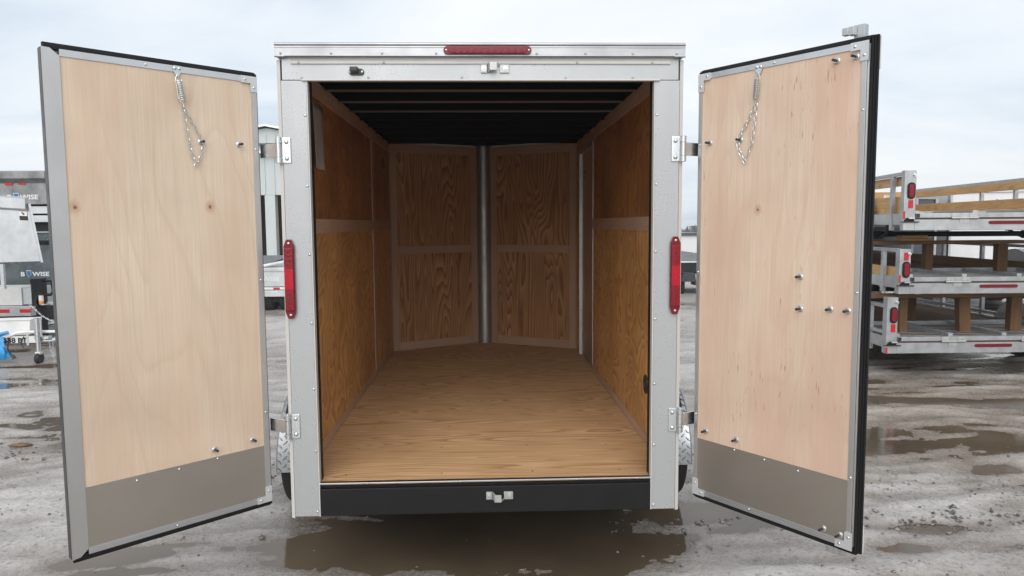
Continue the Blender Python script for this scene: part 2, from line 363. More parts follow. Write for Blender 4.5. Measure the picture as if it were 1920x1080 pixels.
mud = t.map(v, (1, 1, 0), (-3.8, -2.7, 0)); mud = t.map(mud, (.34, .5, 0)); ml = t.n('ShaderNodeVectorMath', operation='LENGTH'); t.l(mud, ml.inputs[0])
mm_ = t.math('ADD', ml.outputs['Value'], t.math('MULTIPLY', t.math('SUBTRACT', t.noise(v, 2.2, 5, .65), .5), 1.6))
c = t.mix(t.rng(mm_, .55, 1.0, .5, 0), c, (.30, .235, .165))      # churned clay on the right of the yard
c = t.mix(t.rng(n3, .36, .5, .5, 0), c, (.15, .135, .12)); c = t.mix(t.rng(n3, .55, .68, 0, .4), c, (.66, .64, .62))
geo = t.n('ShaderNodeNewGeometry'); gs = t.n('ShaderNodeSeparateXYZ'); t.l(geo.outputs['Position'], gs.inputs[0])
wet = t.math('ADD', gs.outputs['Z'], t.math('MULTIPLY', t.math('SUBTRACT', n2, .5), .02))
damp = t.rng(wet, -.002, .024, 1, 0)                      # mud soaked through round the puddles
c = t.mix(t.math('MULTIPLY', damp, .8), c, (.125, .088, .06))
rough = t.math('ADD', t.rng(n3, .3, .7, .30, .52), t.math('MULTIPLY', damp, -.2))
t.set(Base_Color=c, Roughness=rough, IOR=1.5, Specular_IOR_Level=.7)
b1 = t.bump(n3, .5, .008); t.bump(t.voro(v, 58), .3, .006, b1)
M['wet_gravel'] = t.mat; me.materials.append(t.mat)
g = place('ground', me); tag(g, 'wet grey gravel and mud of the trailer yard', kind='structure')
# still water standing in the hollows, shown where the ground dips below it
wb = MB(); wb.add([(-9.5, -3.2, 0), (11.5, -3.2, 0), (11.5, 12, 0), (-9.5, 12, 0)], [(0, 1, 2, 3)])
t = NT('puddle_water'); v = t.obj(); pn = t.noise(v, .9, 4)
t.set(Base_Color=t.ramp(pn, (.35, (.075, .056, .038)), (.65, (.135, .101, .068))), Roughness=t.rng(t.noise(v, 3, 3), .35, .65, .03, .11), IOR=1.36, Specular_IOR_Level=.62)
b1 = t.bump(t.noise(v, 26, 3, .6), .06, .01); t.bump(t.noise(v, 4, 2), .03, .03, b1)
M['puddle_water'] = t.mat
tag(part('puddle_water', wb, 'puddle_water'), 'muddy brown rainwater standing in shallow puddles', kind='structure')
# loose stones
rs = np.random.RandomState(5)
ico = np.array([(0, 0, 1), (.9, 0, .1), (.25, .85, .2), (-.75, .5, 0), (-.7, -.55, .15), (.3, -.9, 0), (.1, .1, -.9)])
icf = [(0, 1, 2), (0, 2, 3), (0, 3, 4), (0, 4, 5), (0, 5, 1), (6, 2, 1), (6, 3, 2), (6, 4, 3), (6, 5, 4), (6, 1, 5)]
N_ = 4200
px = np.concatenate([rs.uniform(-4.5, 5.0, N_ // 2), rs.uniform(-3.4, 3.4, N_ // 2)]); py = np.concatenate([rs.uniform(-.1, 6, N_ // 2), rs.uniform(-.1, 2.2, N_ // 2)])
dens = vnoise(px * 1.1, py * 2.2, 31) + .6 * vnoise(px * 4, py * 5, 32)
keep = (dens > .15) | (rs.rand(len(px)) < .12); px, py = px[keep], py[keep]
clx = np.concatenate([rs.normal(2.55, .32, 90), rs.normal(1.25, .1, 14), rs.normal(-1.75, .35, 60), rs.normal(.75, .16, 40), rs.normal(-3.5, .3, 40)]); cly = np.concatenate([rs.normal(.55, .07, 90) - 0, rs.normal(.65, .06, 14), rs.normal(1.35, .2, 60), rs.normal(.6, .12, 40), rs.normal(2.2, .25, 40)])
sz = np.concatenate([rs.uniform(.0035, .010, len(px)) * np.where(rs.rand(len(px)) < .05, 1.9, 1), rs.uniform(.006, .019, len(clx))]); px = np.concatenate([px, clx]); py = np.concatenate([py, cly])
pz = height(px, py)
V = []; Fc = []
for i in range(len(px)):
    a = rs.uniform(0, 6.28); ca, sa = math.cos(a), math.sin(a); q = ico * (sz[i] * rs.uniform(.7, 1.35, 3)) * (1, 1, .7) * rs.uniform(.8, 1.2, (7, 1))
    o = i * 7; V += [(px[i] + p[0] * ca - p[1] * sa, py[i] + p[0] * sa + p[1] * ca, pz[i] + p[2] + sz[i] * .25) for p in q]; Fc += [(x + o, y + o, z + o) for x, y, z in icf]
me = bpy.data.meshes.new('loose_stones'); me.from_pydata(V, [], Fc)
t = NT('loose_stone'); v = t.obj(); vc = t.voro(v, 40, out='Color'); sv = t.n('ShaderNodeSeparateColor'); t.l(vc, sv.inputs[0])
t.set(Base_Color=t.ramp(sv.outputs[0], (.0, (.05, .055, .05)), (.6, (.15, .145, .13)), (1, (.32, .30, .28))), Roughness=.4); M['loose_stone'] = t.mat
me.materials.append(t.mat); tag(place('loose_stones', me), 'loose wet stones strewn over the gravel', kind='stuff')

# ================================================================ the open cargo trailer
T = thing('cargo_trailer', 'open silver cargo trailer with bare plywood inside and both rear doors swung wide', 'trailer')
WI, WO, LEN, NOSE, FL, CE = .859, .894, 3.519, 4.019, .50, 2.424
YR = (0, -1, 0)
# floor
fl = part('floor', MB().prism([(-WI - .02, .012, .455), (WI + .02, .012, .455), (WI + .02, LEN, .455), (.05, NOSE, .455), (-.05, NOSE, .455), (-WI - .02, LEN, .455)], (0, 0, .03)), 'black_paint', T)
part('floor_board', B((0, 0, 0), (2 * WI + .03, 2.3965, .015)), 'fir_floor', fl, .001, (-WI - .015, .022, .485))
part('floor_board', MB().prism([(0, 0, 0), (2 * WI + .03, 0, 0), (2 * WI + .03, LEN - 2.42, 0), (WI + .04, NOSE - 2.44, 0), (WI - .01, NOSE - 2.44, 0), (0, LEN - 2.42, 0)], (0, 0, .0148)), 'fir_floor', fl, .001, (-WI - .015, 2.42, .485))
for yy in (.12, .53, .93, 1.33, 1.73, 2.13, 2.38, 2.46, 2.9, 3.3):
    for xx in (-.66, -.22, .22, .66): place('screw', rivet_mesh((0, 0, 1), .0055, .0008, 'dark_gap'), fl, (xx + rnd.uniform(-.02, .02), yy + rnd.uniform(-.006, .006), .4998))
sl = part('sill_strip', MB().box((-.768, -.004, .4955), (.768, .024, .5035)), 'alu_bright', T, .002)
for x in (-.55, -.12, .42, .70): place('rivet', rivet_mesh(YR, .005), sl, (x, -.004, .4995))
# side walls
def wall(s):
    """s=-1 left, +1 right; skin outside, plywood sheets and luan trim inside"""
    X = lambda d0, d1: (min(s * d0, s * d1), max(s * d0, s * d1))
    w = part('side_wall', B((X(WO - .008, WO)[0], .034, .36), (X(WO - .008, WO)[1], LEN, 2.444)), 'white_skin', T)
    def sheet(name, y0, y1, z0, z1, mat, d0=WI, d1=WI + .01, bev=.001):
        a, b = X(d0, d1); boxpart(name, (a, y0, z0), (b, y1, z1), mat, w, bev)
    ye = 2.455 if s < 0 else 2.466
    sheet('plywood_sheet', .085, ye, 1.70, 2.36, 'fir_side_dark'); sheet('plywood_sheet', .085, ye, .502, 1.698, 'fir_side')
    TR = (WI - .005, WI - .0005)
    if s < 0:
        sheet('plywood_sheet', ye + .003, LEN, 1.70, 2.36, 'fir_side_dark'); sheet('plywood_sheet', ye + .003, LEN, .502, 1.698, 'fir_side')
        sheet('trim_strip', .085, 3.46, .502, .552, 'luan_y', *TR); sheet('trim_strip', .085, 2.40, 1.641, 1.717, 'luan_y', *TR); sheet('trim_strip', 2.51, 3.46, 1.641, 1.717, 'luan_y', *TR)
        sheet('seam_strip', 2.402, 2.508, .554, 2.337, 'luan_y', WI - .0055, WI - .0004)
        v_ = MB().box((-WI, 3.05, 2.155), (-WI + .006, 3.13, 2.25)); part('wall_vent', v_, 'black_plastic', w, .003)
    else:
        sheet('plywood_sheet', 3.285, LEN, .502, 2.36, 'fir_side')
        sheet('trim_strip', .085, 2.466, .502, .552, 'luan_y', *TR); sheet('trim_strip', .085, 2.466, 1.641, 1.717, 'luan_y', *TR); sheet('trim_strip', 3.29, 3.46, 1.641, 1.717, 'luan_y', *TR)
        ring = MB().lathe((WI + .001, .532, .823), (-1, 0, 0), [(0, .052), (.006, .05), (.007, .036), (.002, .033)], 24)
        part('wall_vent', ring, 'black_plastic', w)
    sheet('trim_strip', .085, LEN - .03, 2.338, CE, 'luan_y', WI - .0045, WI + .012)
    for zz in (2.38, 1.68, .528):
        for yy in np.arange(.2, 2.45 if s > 0 else 3.4, .30): place('screw', rivet_mesh((-s, 0, 0), .0045, .0012, 'zinc'), w, (s * (WI - .0048), float(yy) + rnd.uniform(-.01, .01), zz))
    sheet('corner_trim', 3.462, LEN - .003, .503, 2.336, 'luan_z', *TR)
    return w
wL = wall(-1); wR = wall(1)
# the side door in the right wall, set back in an aluminium frame
sd = part('side_door', B((.880, 2.50, .50), (.885, 3.25, 2.285)), 'luan_z', T)
fr = MB(); fr.box((.852, 3.252, .47), (.884, 3.284, 2.318)); fr.box((.853, 2.467, 2.288), (.884, 3.251, 2.317)); fr.box((.856, 2.467, .478), (.8845, 2.499, 2.287)); fr.box((.852, 2.50, .47), (.884, 3.251, .499))
part('door_frame', fr, 'alu_vertical', sd, .002)
part('kick_plate', B((.876, 2.502, .50), (.8795, 3.248, .76)), 'kick_alu', sd)
for (y, z) in ((3.1, 2.12), (3.12, 2.08), (3.07, 2.13), (2.62, 1.30), (2.62, 1.16), (3.1, .66), (3.02, .66), (2.94, .66), (2.86, .66), (3.06, .63), (2.98, .63)):
    place('screw', rivet_mesh((-1, 0, 0), .011, .004, 'black_plastic'), sd, (.8795, y, z))
part('latch_plate', B((.868, 2.508, 1.16), (.879, 2.56, 1.36)), 'black_plastic', sd, .003)
for z in (.9, 1.3, 1.7, 2.1): place('rivet', rivet_mesh((0, -1, 0), .006), sd, (.866, 3.252, z))
# nose: two angled walls meeting at a round aluminium post
def nose(s):
    L = math.hypot(WI, NOSE - LEN); a = math.atan2(NOSE - LEN, WI)
    w = part('nose_wall', B((0, .012 if s < 0 else -.03, 0), (L + .01, .03 if s < 0 else -.012, 2.084)), 'white_skin', T, 0, (s * WI, LEN, .36), (0, 0, a if s < 0 else math.pi - a))
    k = 1 if s < 0 else -1       # inner face is local -y for the left wall, +y for the right
    def sheet(name, x0, x1, z0, z1, mat, d0, d1):
        y0, y1 = sorted((-k * d0, -k * d1)); boxpart(name, (x0, y0, z0 - .36), (x1, y1, z1 - .36), mat, w, .001)
    sheet('plywood_sheet', .02, .92, 1.442, 2.36, 'fir_nose', -.010, -.001); sheet('plywood_sheet', .02, .92, .503, 1.440, 'fir_nose', -.010, -.001)
    sheet('trim_strip', .004, .066, .504, CE, 'luan_z', 0, .005); sheet('trim_strip', .846, .924, .504, CE, 'luan_z', 0, .005)
    sheet('trim_strip', .068, .844, 2.345, CE, 'luan_x', 0, .0045); sheet('trim_strip', .068, .844, 1.406, 1.478, 'luan_x', 0, .0045); sheet('trim_strip', .068, .844, .504, .578, 'luan_x', 0, .0045)
nose(-1); nose(1)
for s in (-1, 1): part('corner_filler', B((min(s * .861, s * .90), LEN - .002, .36), (max(s * .861, s * .90), LEN + .06, 2.444)), 'black_roof', T)
part('nose_post', MB().cyl((0, NOSE - .005, .501), (0, NOSE - .005, 2.44), .080, n=40), 'post_alu', T)
# ceiling
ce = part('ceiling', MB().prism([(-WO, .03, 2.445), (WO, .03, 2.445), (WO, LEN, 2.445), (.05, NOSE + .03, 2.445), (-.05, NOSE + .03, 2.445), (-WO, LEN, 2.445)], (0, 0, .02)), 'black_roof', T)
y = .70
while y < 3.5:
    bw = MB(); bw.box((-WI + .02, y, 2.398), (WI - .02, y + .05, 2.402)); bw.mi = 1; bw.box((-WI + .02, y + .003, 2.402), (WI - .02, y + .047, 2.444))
    part('roof_bow', bw, ['bow_metal' if y < 1.6 else 'black_roof', 'black_roof'], ce); y += .368  # bows past the third coloured black to stand in for shade deeper inside
# rear frame
hd = part('rear_header', B((-.876, 0, 2.318), (.876, .05, 2.44)), 'grey_skin', T, .003)
part('drip_edge', B((-.79, -.012, 2.3135), (.79, .004, 2.3215)), 'white_trim', hd, .002)
part('drip_edge', MB().prism([(-.79, -.001, 2.384), (.79, -.001, 2.384), (.79, -.016, 2.402), (.79, -.016, 2.408), (-.79, -.016, 2.408), (-.79, -.016, 2.402)], (0, 0, .0005)) if 0 else MB().prism([(-.835, -.001, 2.386), (-.835, -.008, 2.387), (-.835, -.009, 2.394), (-.835, -.003, 2.404), (-.835, -.001, 2.41)], (1.67, 0, 0)), 'white_trim', hd)
for x in (-.80, -.43, .03, .42, .755): place('rivet', rivet_mesh(YR, .006, .004, 'cast_metal'), hd, (x, -.0085, 2.393))
for x in (-.79, -.50, -.09, .37, .67): place('rivet', rivet_mesh(YR, .006, .004, 'cast_metal'), hd, (x, 0, 2.329))
tr = MB(); tr.box((-.899, -.022, 2.418), (.899, .07, 2.466)); tr.cyl((-.899, -.020, 2.4675), (.899, -.020, 2.4675), .0075, n=12); tr.box((-.899, -.0245, 2.4525), (.899, -.0215, 2.456)); tr.cyl((-.899, -.02, 2.4165), (-.855, -.02, 2.4165), .0055, n=10); tr.cyl((.85, -.02, 2.4165), (.899, -.02, 2.4165), .0055, n=10); tr.box((-.899, -.0245, 2.4165), (.899, -.0215, 2.4205))
tr = part('roof_rail', tr, 'rail_alu', T, .001)
for x in (-.873, -.655, -.435, -.20, .24, .455, .665, .86): place('rivet', rivet_mesh(YR, .0056, .004, 'cast_metal'), tr, (x, -.0225, 2.428))
part('roof_skin', MB().prism([(-WO - .005, .07, 2.466), (WO + .005, .07, 2.466), (WO + .005, LEN, 2.466), (.05, NOSE + .04, 2.466), (-.05, NOSE + .04, 2.466), (-WO - .005, LEN, 2.466)], (0, 0, .008)), 'white_skin', T)
for s in (-1, 1):
    X = lambda a, b: (min(s * a, s * b), max(s * a, s * b))
    def bb(a, b, y0, y1, z0, z1): x0, x1 = X(a, b); return B((x0, y0, z0), (x1, y1, z1))
    jp = part('corner_post', bb(.771, .882, .0, .034, .346, 2.3165), 'grey_skin', T, .003)
    part('edge_trim', bb(.7655, .7705, -.004, .032, .346, 2.312), 'white_trim', jp, .001)
    part('corner_trim', MB().prism([(s * .8825, .0, .34), (s * .899, .008, .34), (s * .902, .05, .34), (s * .8825, .05, .34)], (0, 0, 2.066)), 'white_trim', jp)
    part('door_stop', bb(.766, .88, .036, .084, .42, 2.44), 'rubber', jp)
    for z in (2.166, 1.858, 1.554, 1.245, .943, .655, .368): place('rivet', rivet_mesh(YR, .0065, .004), jp, (s * .780, -.0005, z))
    # side marker / tail light
    xc = s * .867; lt = MB()
    lt.prism([(xc - .011, -.003, 1.268), (xc + .011, -.003, 1.268), (xc + .023, -.003, 1.298), (xc + .023, -.003, 1.592), (xc + .011, -.003, 1.622), (xc - .011, -.003, 1.622), (xc - .023, -.003, 1.592), (xc - .023, -.003, 1.298)], (0, -.016, 0))
    tl = part('tail_light', lt, 'dark_red_lens', T, .002)
    part('lens', B((xc - .020, -.028, 1.305), (xc + .020, -.0185, 1.585)), 'red_lens', tl, .004)
    part('reflector', B((xc - .0195, -.0305, 1.400), (xc + .0195, -.0285, 1.490)), 'red_reflector', tl, .001)
    for z in (1.32, 1.34, 1.36, 1.38, 1.51, 1.53, 1.55, 1.57): place('led', rivet_mesh(YR, .0085, .0005, 'led_red'), tl, (xc, -.028, z))
    for z in (1.285, 1.605): place('screw', rivet_mesh(YR, .006, .004), tl, (xc, -.019, z))
    # hinges: plate, knuckle and cranked strap to the door
    for z in (2.014, .773):
        hp = part('hinge', bb(.846, .885, -.007, -.001, z - .056, z + .056), 'zinc', T, .004)
        kn = MB(); xk = s * .897
        kn.cyl((xk, -.012, z - .056), (xk, -.012, z - .031), .014, n=16); kn.cyl((xk, -.012, z + .031), (xk, -.012, z + .056), .014, n=16); kn.cyl((xk, -.012, z - .058), (xk, -.012, z + .06), .006, n=12)
        part('knuckle', kn, 'zinc', hp)
        part('barrel', MB().cyl((xk, -.012, z - .0295), (xk, -.012, z + .0295), .0125, n=16), 'alu', hp)
        for dz in (-.036, .036): place('bolt', rivet_mesh(YR, .010, .008), hp, (s * .8635, -.007, z + dz))
        e0 = Vector((s * .905, -.006, 0)); e1 = Vector((s * .99, .043, 0)) ; e2 = Vector((s * 1.02, .062, 0)) if 0 else None
        d = (e1 - e0).normalized(); nn = Vector((-d.y, d.x, 0)) * .004
        part('strap', MB().prism([tuple(p + Vector((0, 0, z - .029))) for p in (e0 + nn, e1 + nn, e1 - nn, e0 - nn)], (0, 0, .058)), 'alu', hp, .001)
# centre light on the roof rail
def capsule(x0, x1, zc, r, y0, y1, n=10):
    P = [(x1 - r + r * math.sin(a), y0, zc + r * math.cos(a)) for a in np.linspace(0, math.pi, n)] + [(x0 + r - r * math.sin(a), y0, zc - r * math.cos(a)) for a in np.linspace(0, math.pi, n)]
    return MB().prism(P, (0, y1 - y0, 0))
cl = part('centre_light', capsule(-.168, .217, 2.4405, .0175, -.022, -.033), 'dark_red_lens', T, .002)
part('lens', capsule(-.145, .194, 2.4405, .014, -.0332, -.040), 'red_lens', cl, .002)
for i in range(11): place('led', rivet_mesh(YR, .0125, .0005, 'led_red'), cl, (-.122 + i * .0293, -.040, 2.4405))
for x in (-.156, .205): place('screw', rivet_mesh(YR, .005, .003), cl, (x, -.033, 2.4405))
# door keepers
def keeper(zc, flip, xc, k):
    kp = MB(); f = flip
    kp.box((xc - .062, -.010, zc - .018), (xc - .036, -.002, zc + .018)); kp.box((xc + .020, -.010, zc - .018), (xc + .062, -.002, zc + .018))
    kp.prism([(xc - .036, -.002, zc - .018), (xc - .022, -.030, zc - .018 + f * .006), (xc - .022, -.030, zc + .018 + f * .006), (xc - .036, -.002, zc + .018)], (.004, 0, 0))
    kp.box((xc - .024, -.036, zc - .017 + f * .006), (xc + .008, -.028, zc + .017 + f * .006))
    z0, z1 = (zc + .010, zc + .018) if f > 0 else (zc - .018, zc - .010)
    kp.prism([(xc + .006, -.032, z0 + f * .005), (xc + .024, -.008, z0), (xc + .024, -.002, z0), (xc + .004, -.028, z0 + f * .005)], (0, 0, .008))
    o = part('door_keeper', kp, 'cast_metal', T, .0015)
    for x in (xc - .049, xc + .045):
        b = part('bolt', MB().lathe((x, -.010, zc), YR, [(0, .011), (.003, .011), (.003, .0085), (.007, .007), (.0075, .003)], 14), 'zinc', o)
keeper(2.366, 1, .057, 0); keeper(.430, -1, .060, 1)
cm = MB(); 
cm.prism([(-.584 + .0, -.002, 2.353)] and [(-.570 + .014 * math.cos(a), -.001, 2.352 + .014 * math.sin(a)) for a in np.linspace(math.pi / 2, 3 * math.pi / 2, 8)] + [(-.531 + .014 * math.cos(a), -.001, 2.352 + .014 * math.sin(a)) for a in np.linspace(-math.pi / 2, math.pi / 2, 8)], (0, -.008, 0))
cm.prism([(-.574, -.009, 2.344), (-.574, -.042, 2.350), (-.574, -.042, 2.368), (-.574, -.009, 2.374)], (.032, 0, 0))
cm = part('black_bracket', cm, 'black_plastic', T, .002)  # small black bracket on the header, taken for a camera mount
for x in (-.576, -.526): place('screw', rivet_mesh(YR, .006, .003, 'zinc'), cm, (x, -.009, 2.352))
# black rear beam and running gear
part('rear_beam', B((-.7645, -.004, .346), (.7645, .07, .476)), 'black_paint', T, .006)
ch = MB(); ch.box((-.70, .075, .35), (-.62, 3.6, .45)); ch.box((.62, .075, .35), (.70, 3.6, .45))
for y in (.6, 1.1, 1.6, 2.1, 2.6, 3.1): ch.box((-.615, y, .37), (.615, y + .05, .45))
ch.cyl((-.97, 1.15, .345), (.97, 1.15, .345), .035); ch.box((-.05, 3.6, .37), (.05, 5.2, .45)); part('chassis', ch, 'black_paint', T)
for s in (-1, 1):
    lf_ = MB(); X_ = sorted((s * .80, s * .935)); lf_.box((X_[0], .62, .24), (X_[1], .74, .40)); lf_.box((X_[0], 1.56, .24), (X_[1], 1.78, .40)); lf_.tube([(s * .86, 1.15 + q, .27 - .05 * math.cos(q / .45 * 1.5)) for q in np.linspace(-.45, .45, 11)], .024, 6); lf_.box((X_[0], 1.08, .20), (X_[1], 1.22, .33)); part('spring_blocker', lf_, 'black_paint', T)  # unseen spring and hangers added to block a daylight reflection in the puddle
for s in (-1, 1): part('side_skirt', B((min(s * .886, s * .890), .05, .345), (max(s * .886, s * .890), LEN, .47)), 'white_skin', T)
for s in (-1, 1):
    xc = s * 1.075; AX = (s, 0, 0)
    wh = part('wheel', MB().lathe((xc - s * .08, 1.15, .345), AX, [(0, .17), (.0, .19), (.14, .19), (.14, .17), (.11, .15), (.10, .05), (.12, .03)], 32), 'black_paint', T)
    tp = [(0, .19), (-.012, .21), (-.014, .29), (-.004, .333), (.012, .343)]
    for q in (.055, .095, .135): tp += [(q - .006, .346), (q - .005, .338), (q + .005, .338), (q + .006, .346)]
    tp += [(.178, .343), (.194, .333), (.204, .29), (.202, .21), (.19, .19)]
    part('tyre', MB().lathe((xc - s * .095, 1.15, .345), AX, tp, 48), 'tyre', wh)
    fd = MB(); r0, r1 = .398, .408; A = [R(1) + i * R(178) / 28 for i in range(29)]
    vs = []
    X0, X1 = s * .896, s * 1.192
    prof = [(X0, r1), (X1 - s * .012, r1), (X1, r1 - .014), (X1, r1 - .045), (X1 - s * .005, r1 - .045), (X1 - s * .006, r0 - .004), (X0, r0)]
    for a in A: vs += [(x, 1.185 + r * math.cos(a), .285 + r * math.sin(a)) for x, r in prof]
    n = len(prof); fs = [(i * n + j, i * n + (j + 1) % n, (i + 1) * n + (j + 1) % n, (i + 1) * n + j) for i in range(28) for j in range(n)] + [tuple(range(n)), tuple(range(28 * n, 29 * n))]
    fo = part('fender', MB().add(vs, fs), 'tread_plate', T)
    db = MB(); k = 0
    for ia in range(58):
        a = R(3) + ia * R(174) / 57
        for ix in range(10):
            if (ia + ix) % 2: continue
            x = s * (.912 + ix * .0285); ctr = Vector((x, 1.185 + r1 * math.cos(a), .285 + r1 * math.sin(a))); nrm = Vector((0, math.cos(a), math.sin(a))); tg = Vector((0, -math.sin(a), math.cos(a))); xx = Vector((1, 0, 0))
            g = 1 if (ix // 1) % 2 else -1
            u = (xx + g * tg).normalized() * .0185; w = (xx - g * tg).normalized() * .0062
            db.add([ctr + u, ctr + w, ctr - u, ctr - w, ctr + nrm * .006 + u * .6, ctr + nrm * .006 + w * .5, ctr + nrm * .006 - u * .6, ctr + nrm * .006 - w * .5], [(0, 1, 5, 4), (1, 2, 6, 5), (2, 3, 7, 6), (3, 0, 4, 7), (4, 5, 6, 7)])
    o = part('tread_pattern', db, 'tread_plate', fo); o['kind'] = 'stuff'

# ================================================================ the two rear doors
def link_mesh():
    P = []; L, r = .0115, .0052
    for i in range(8): a = -math.pi / 2 + math.pi * i / 7; P.append((r * math.sin(a) * 0 + r * math.cos(a + math.pi / 2) * -1, 0, L - r + r * math.cos(a) if 0 else 0))
    P = [(r * math.cos(a), 0, (L - r) + r * math.sin(a)) for a in np.linspace(0, math.pi, 6)] + [(r * math.cos(a), 0, -(L - r) + r * math.sin(a)) for a in np.linspace(math.pi, 2 * math.pi, 6)]
    return MB().tube(P, .00145, 5, True).mesh('chain_link', 'zinc')
LINK = link_mesh()
def bolt_mesh(sy):
    b = MB(); ax = (0, sy, 0)
    b.lathe((0, 0, 0), ax, [(0, .0125), (.002, .0125), (.004, .009), (.010, .0085), (.010, .004)], 12); b.mi = 1; b.cyl((0, sy * .008, 0), (0, sy * .032, 0), .0055, n=8)
    return b.mesh('bolt', ['zinc', 'black_plastic'])
def rear_door(hx, hy, theta, sy, width, label, spec):
    def bx(x0, x1, n0, n1, z0, z1): a, b = sorted((sy * n0, sy * n1)); return B((x0, a, z0), (x1, b, z1))
    free = spec['free']; zt, zb = spec['zt'], spec['zb']
    d = part('door', bx(.004, free - .003, -.046, -.032, zb - .02, zt + .02), 'white_skin', T, 0, (hx, hy, 0), (0, 0, theta), label)
    hr, tr_, fr0, fr1 = spec['hr'], spec['tr'], spec['fr0'], spec['fr1']; kz = spec['kz']
    part('plywood_panel', bx(hr - .005, fr0 + .005, -.014, -.004, kz - .05, tr_ + .004), spec['mat'], d)
    part('kick_plate', bx(hr - .003, fr0 + .003, -.0038, -.0022, zb + .022, kz), 'kick_alu', d)
    part('frame_rail', bx(0, hr, -.032, 0, zb, zt), 'alu_vertical', d, .0012)
    part('frame_rail', bx(hr + .0005, fr0 - .0005, -.032, -.0002, tr_, zt), 'alu', d, .0012)
    bt = MB()
    for n0, n1, z0, z1 in ((-.032, -.0008, zb, zb + .012), (-.032, -.0025, zb + .012, zb + .016), (-.032, -.0004, zb + .016, zb + .026)): bt.box((hr + .0005, min(sy * n0, sy * n1), z0), (fr0 - .0005, max(sy * n0, sy * n1), z1))
    part('frame_rail', bt, 'alu', d, .0006)
    if spec['wide']:      # broad overlapping flange on the free edge
        x0, x1 = fr0, fr1
        P = [(x0, tr_, ), (x1 - .028, zt), (x1, zt + .001), (x1, zb - .006), (x1 - .03, zb - .002), (x0, zb + .024)]
        part('edge_flange', MB().prism([(x, sy * -.003, z) for x, z in P], (0, sy * .0035, 0)), 'alu_vertical', d)
        part('edge_flange', bx(x1 - .004, x1 + .001, -.040, -.0035, zb - .004, zt), 'black_plastic', d)
    else:
        part('frame_rail', bx(fr0, fr1, -.030, 0, zb, zt), 'alu_vertical', d, .0012)
        part('frame_rail', bx(fr1 + .0006, fr1 + .008, -.034, -.006, zb + .01, zt - .01), 'alu_vertical', d, .001)
    # black rubber seals, ribbed
    def ribs(name, fn):
        m = MB()
        for n0, n1, ext in ((-.010, -.019, .014), (-.0195, -.030, .020), (-.0305, -.044, .025)): fn(m, n0, n1, ext)
        part(name, m, 'rubber', d, .002)
    def S(m, x0, x1, n0, n1, z0, z1): m.box((x0, min(sy * n0, sy * n1), z0), (x1, max(sy * n0, sy * n1), z1))
    x9 = fr1 - (.012 if spec['wide'] else -.007)
    ribs('door_seal', lambda m, n0, n1, e: S(m, -.006, x9, n0, n1, zt - .002, zt + e))
    ribs('door_seal', lambda m, n0, n1, e: S(m, -.008, x9, n0, n1, zb - e * 1.25, zb + .002))
    ribs('door_seal', lambda m, n0, n1, e: S(m, -e * .55, .002, n0, n1, zb, zt))
    if not spec['wide']:
        m = MB(); S(m, fr1 + .009, fr1 + .015, -.012, -.022, zb - .018, zt + .020); S(m, fr1 + .008, fr1 + .020, -.0225, -.032, zb - .020, zt + .022); S(m, fr1 + .006, fr1 + .026, -.0325, -.044, zb - .022, zt + .024)
        part('door_seal', m, 'rubber', d, .002)
        part('edge_cap', bx(fr1 + .004, fr1 + .028, -.050, -.0445, zt - .10, zt + .02), 'white_trim', d, .002); part('edge_cap', bx(fr1 + .004, fr1 + .028, -.050, -.0445, zb - .02, zb + .09), 'white_trim', d, .002)
    # pressed corner brackets
    for (x0, x1, z0, z1) in spec['brackets']:      # corner at (x0,z0), arms to x1 and z1
        m = MB(); wv = .030 * (1 if z1 > z0 else -1); wh_ = .030 * (1 if x1 > x0 else -1)
        P = [(x0, z0), (x1, z0), (x1, z0 + wv), (x0 + wh_, z0 + wv), (x0 + wh_, z1), (x0, z1)]
        m.prism([(x, sy * .0005, z) for x, z in P], (0, sy * .0045, 0))
        b = part('corner_bracket', m, 'bracket_alu', d)
        for (x, z) in ((x0 + .75 * (x1 - x0), z0 + wv * .5), (x0 + wh_ * .5, z0 + .72 * (z1 - z0))): place('rivet', rivet_mesh((0, sy, 0), .006, .004), d, (x, sy * .005, z))
    for (x, z) in spec['rivets']: place('rivet', rivet_mesh((0, sy, 0), .0055, .004), d, (x, sy * (-.002 if hr < x < fr0 and z > zb + .03 and z < tr_ else 0), z))
    bm_ = bolt_mesh(sy)
    for (x, z) in spec['bolts']: place('bolt', bm_, d, (x, sy * -.0036, z))
    # spring and chain hold-back
    sx = spec['sx']
    pm = MB(); P = [(sx - .016, 2.333), (sx + .016, 2.333), (sx + .016, 2.312), (sx + .006, 2.292), (sx - .006, 2.292), (sx - .016, 2.312)]
    pm.prism([(x, sy * .001, z) for x, z in P], (0, sy * .003, 0)); part('spring_plate', pm, 'zinc', d)
    for dx in (-.009, .009): place('rivet', rivet_mesh((0, sy, 0), .0075, .005), d, (sx + dx, sy * .004, 2.322))
    n = .014; x2 = sx + spec['lean'] * .5; z0, z1 = 2.272, 2.190; turns = 11
    P = [(sx + (x2 - sx) * q / (turns * 10) + .0098 * math.cos(q * .2 * math.pi), sy * (n + .0098 * math.sin(q * .2 * math.pi)), z0 + (z1 - z0) * q / (turns * 10)) for q in range(turns * 10 + 1)]
    sm = MB().tube(P, .0021, 5); sm.tube([(sx, sy * n, 2.297), (sx - .002, sy * n, 2.285), (sx - .012, sy * n, 2.280), (sx - .011, sy * n, 2.268), (sx, sy * n, 2.20), (x2, sy * n, 2.182), (x2, sy * n, 2.170)], .0019, 5)
    sm.tube([(sx + .003, sy * n, 2.297), (sx + .012, sy * n, 2.280), (sx + .011, sy * n, 2.268), (sx + .003, sy * n, 2.20)], .0019, 5)
    part('spring', sm, 'zinc', d)
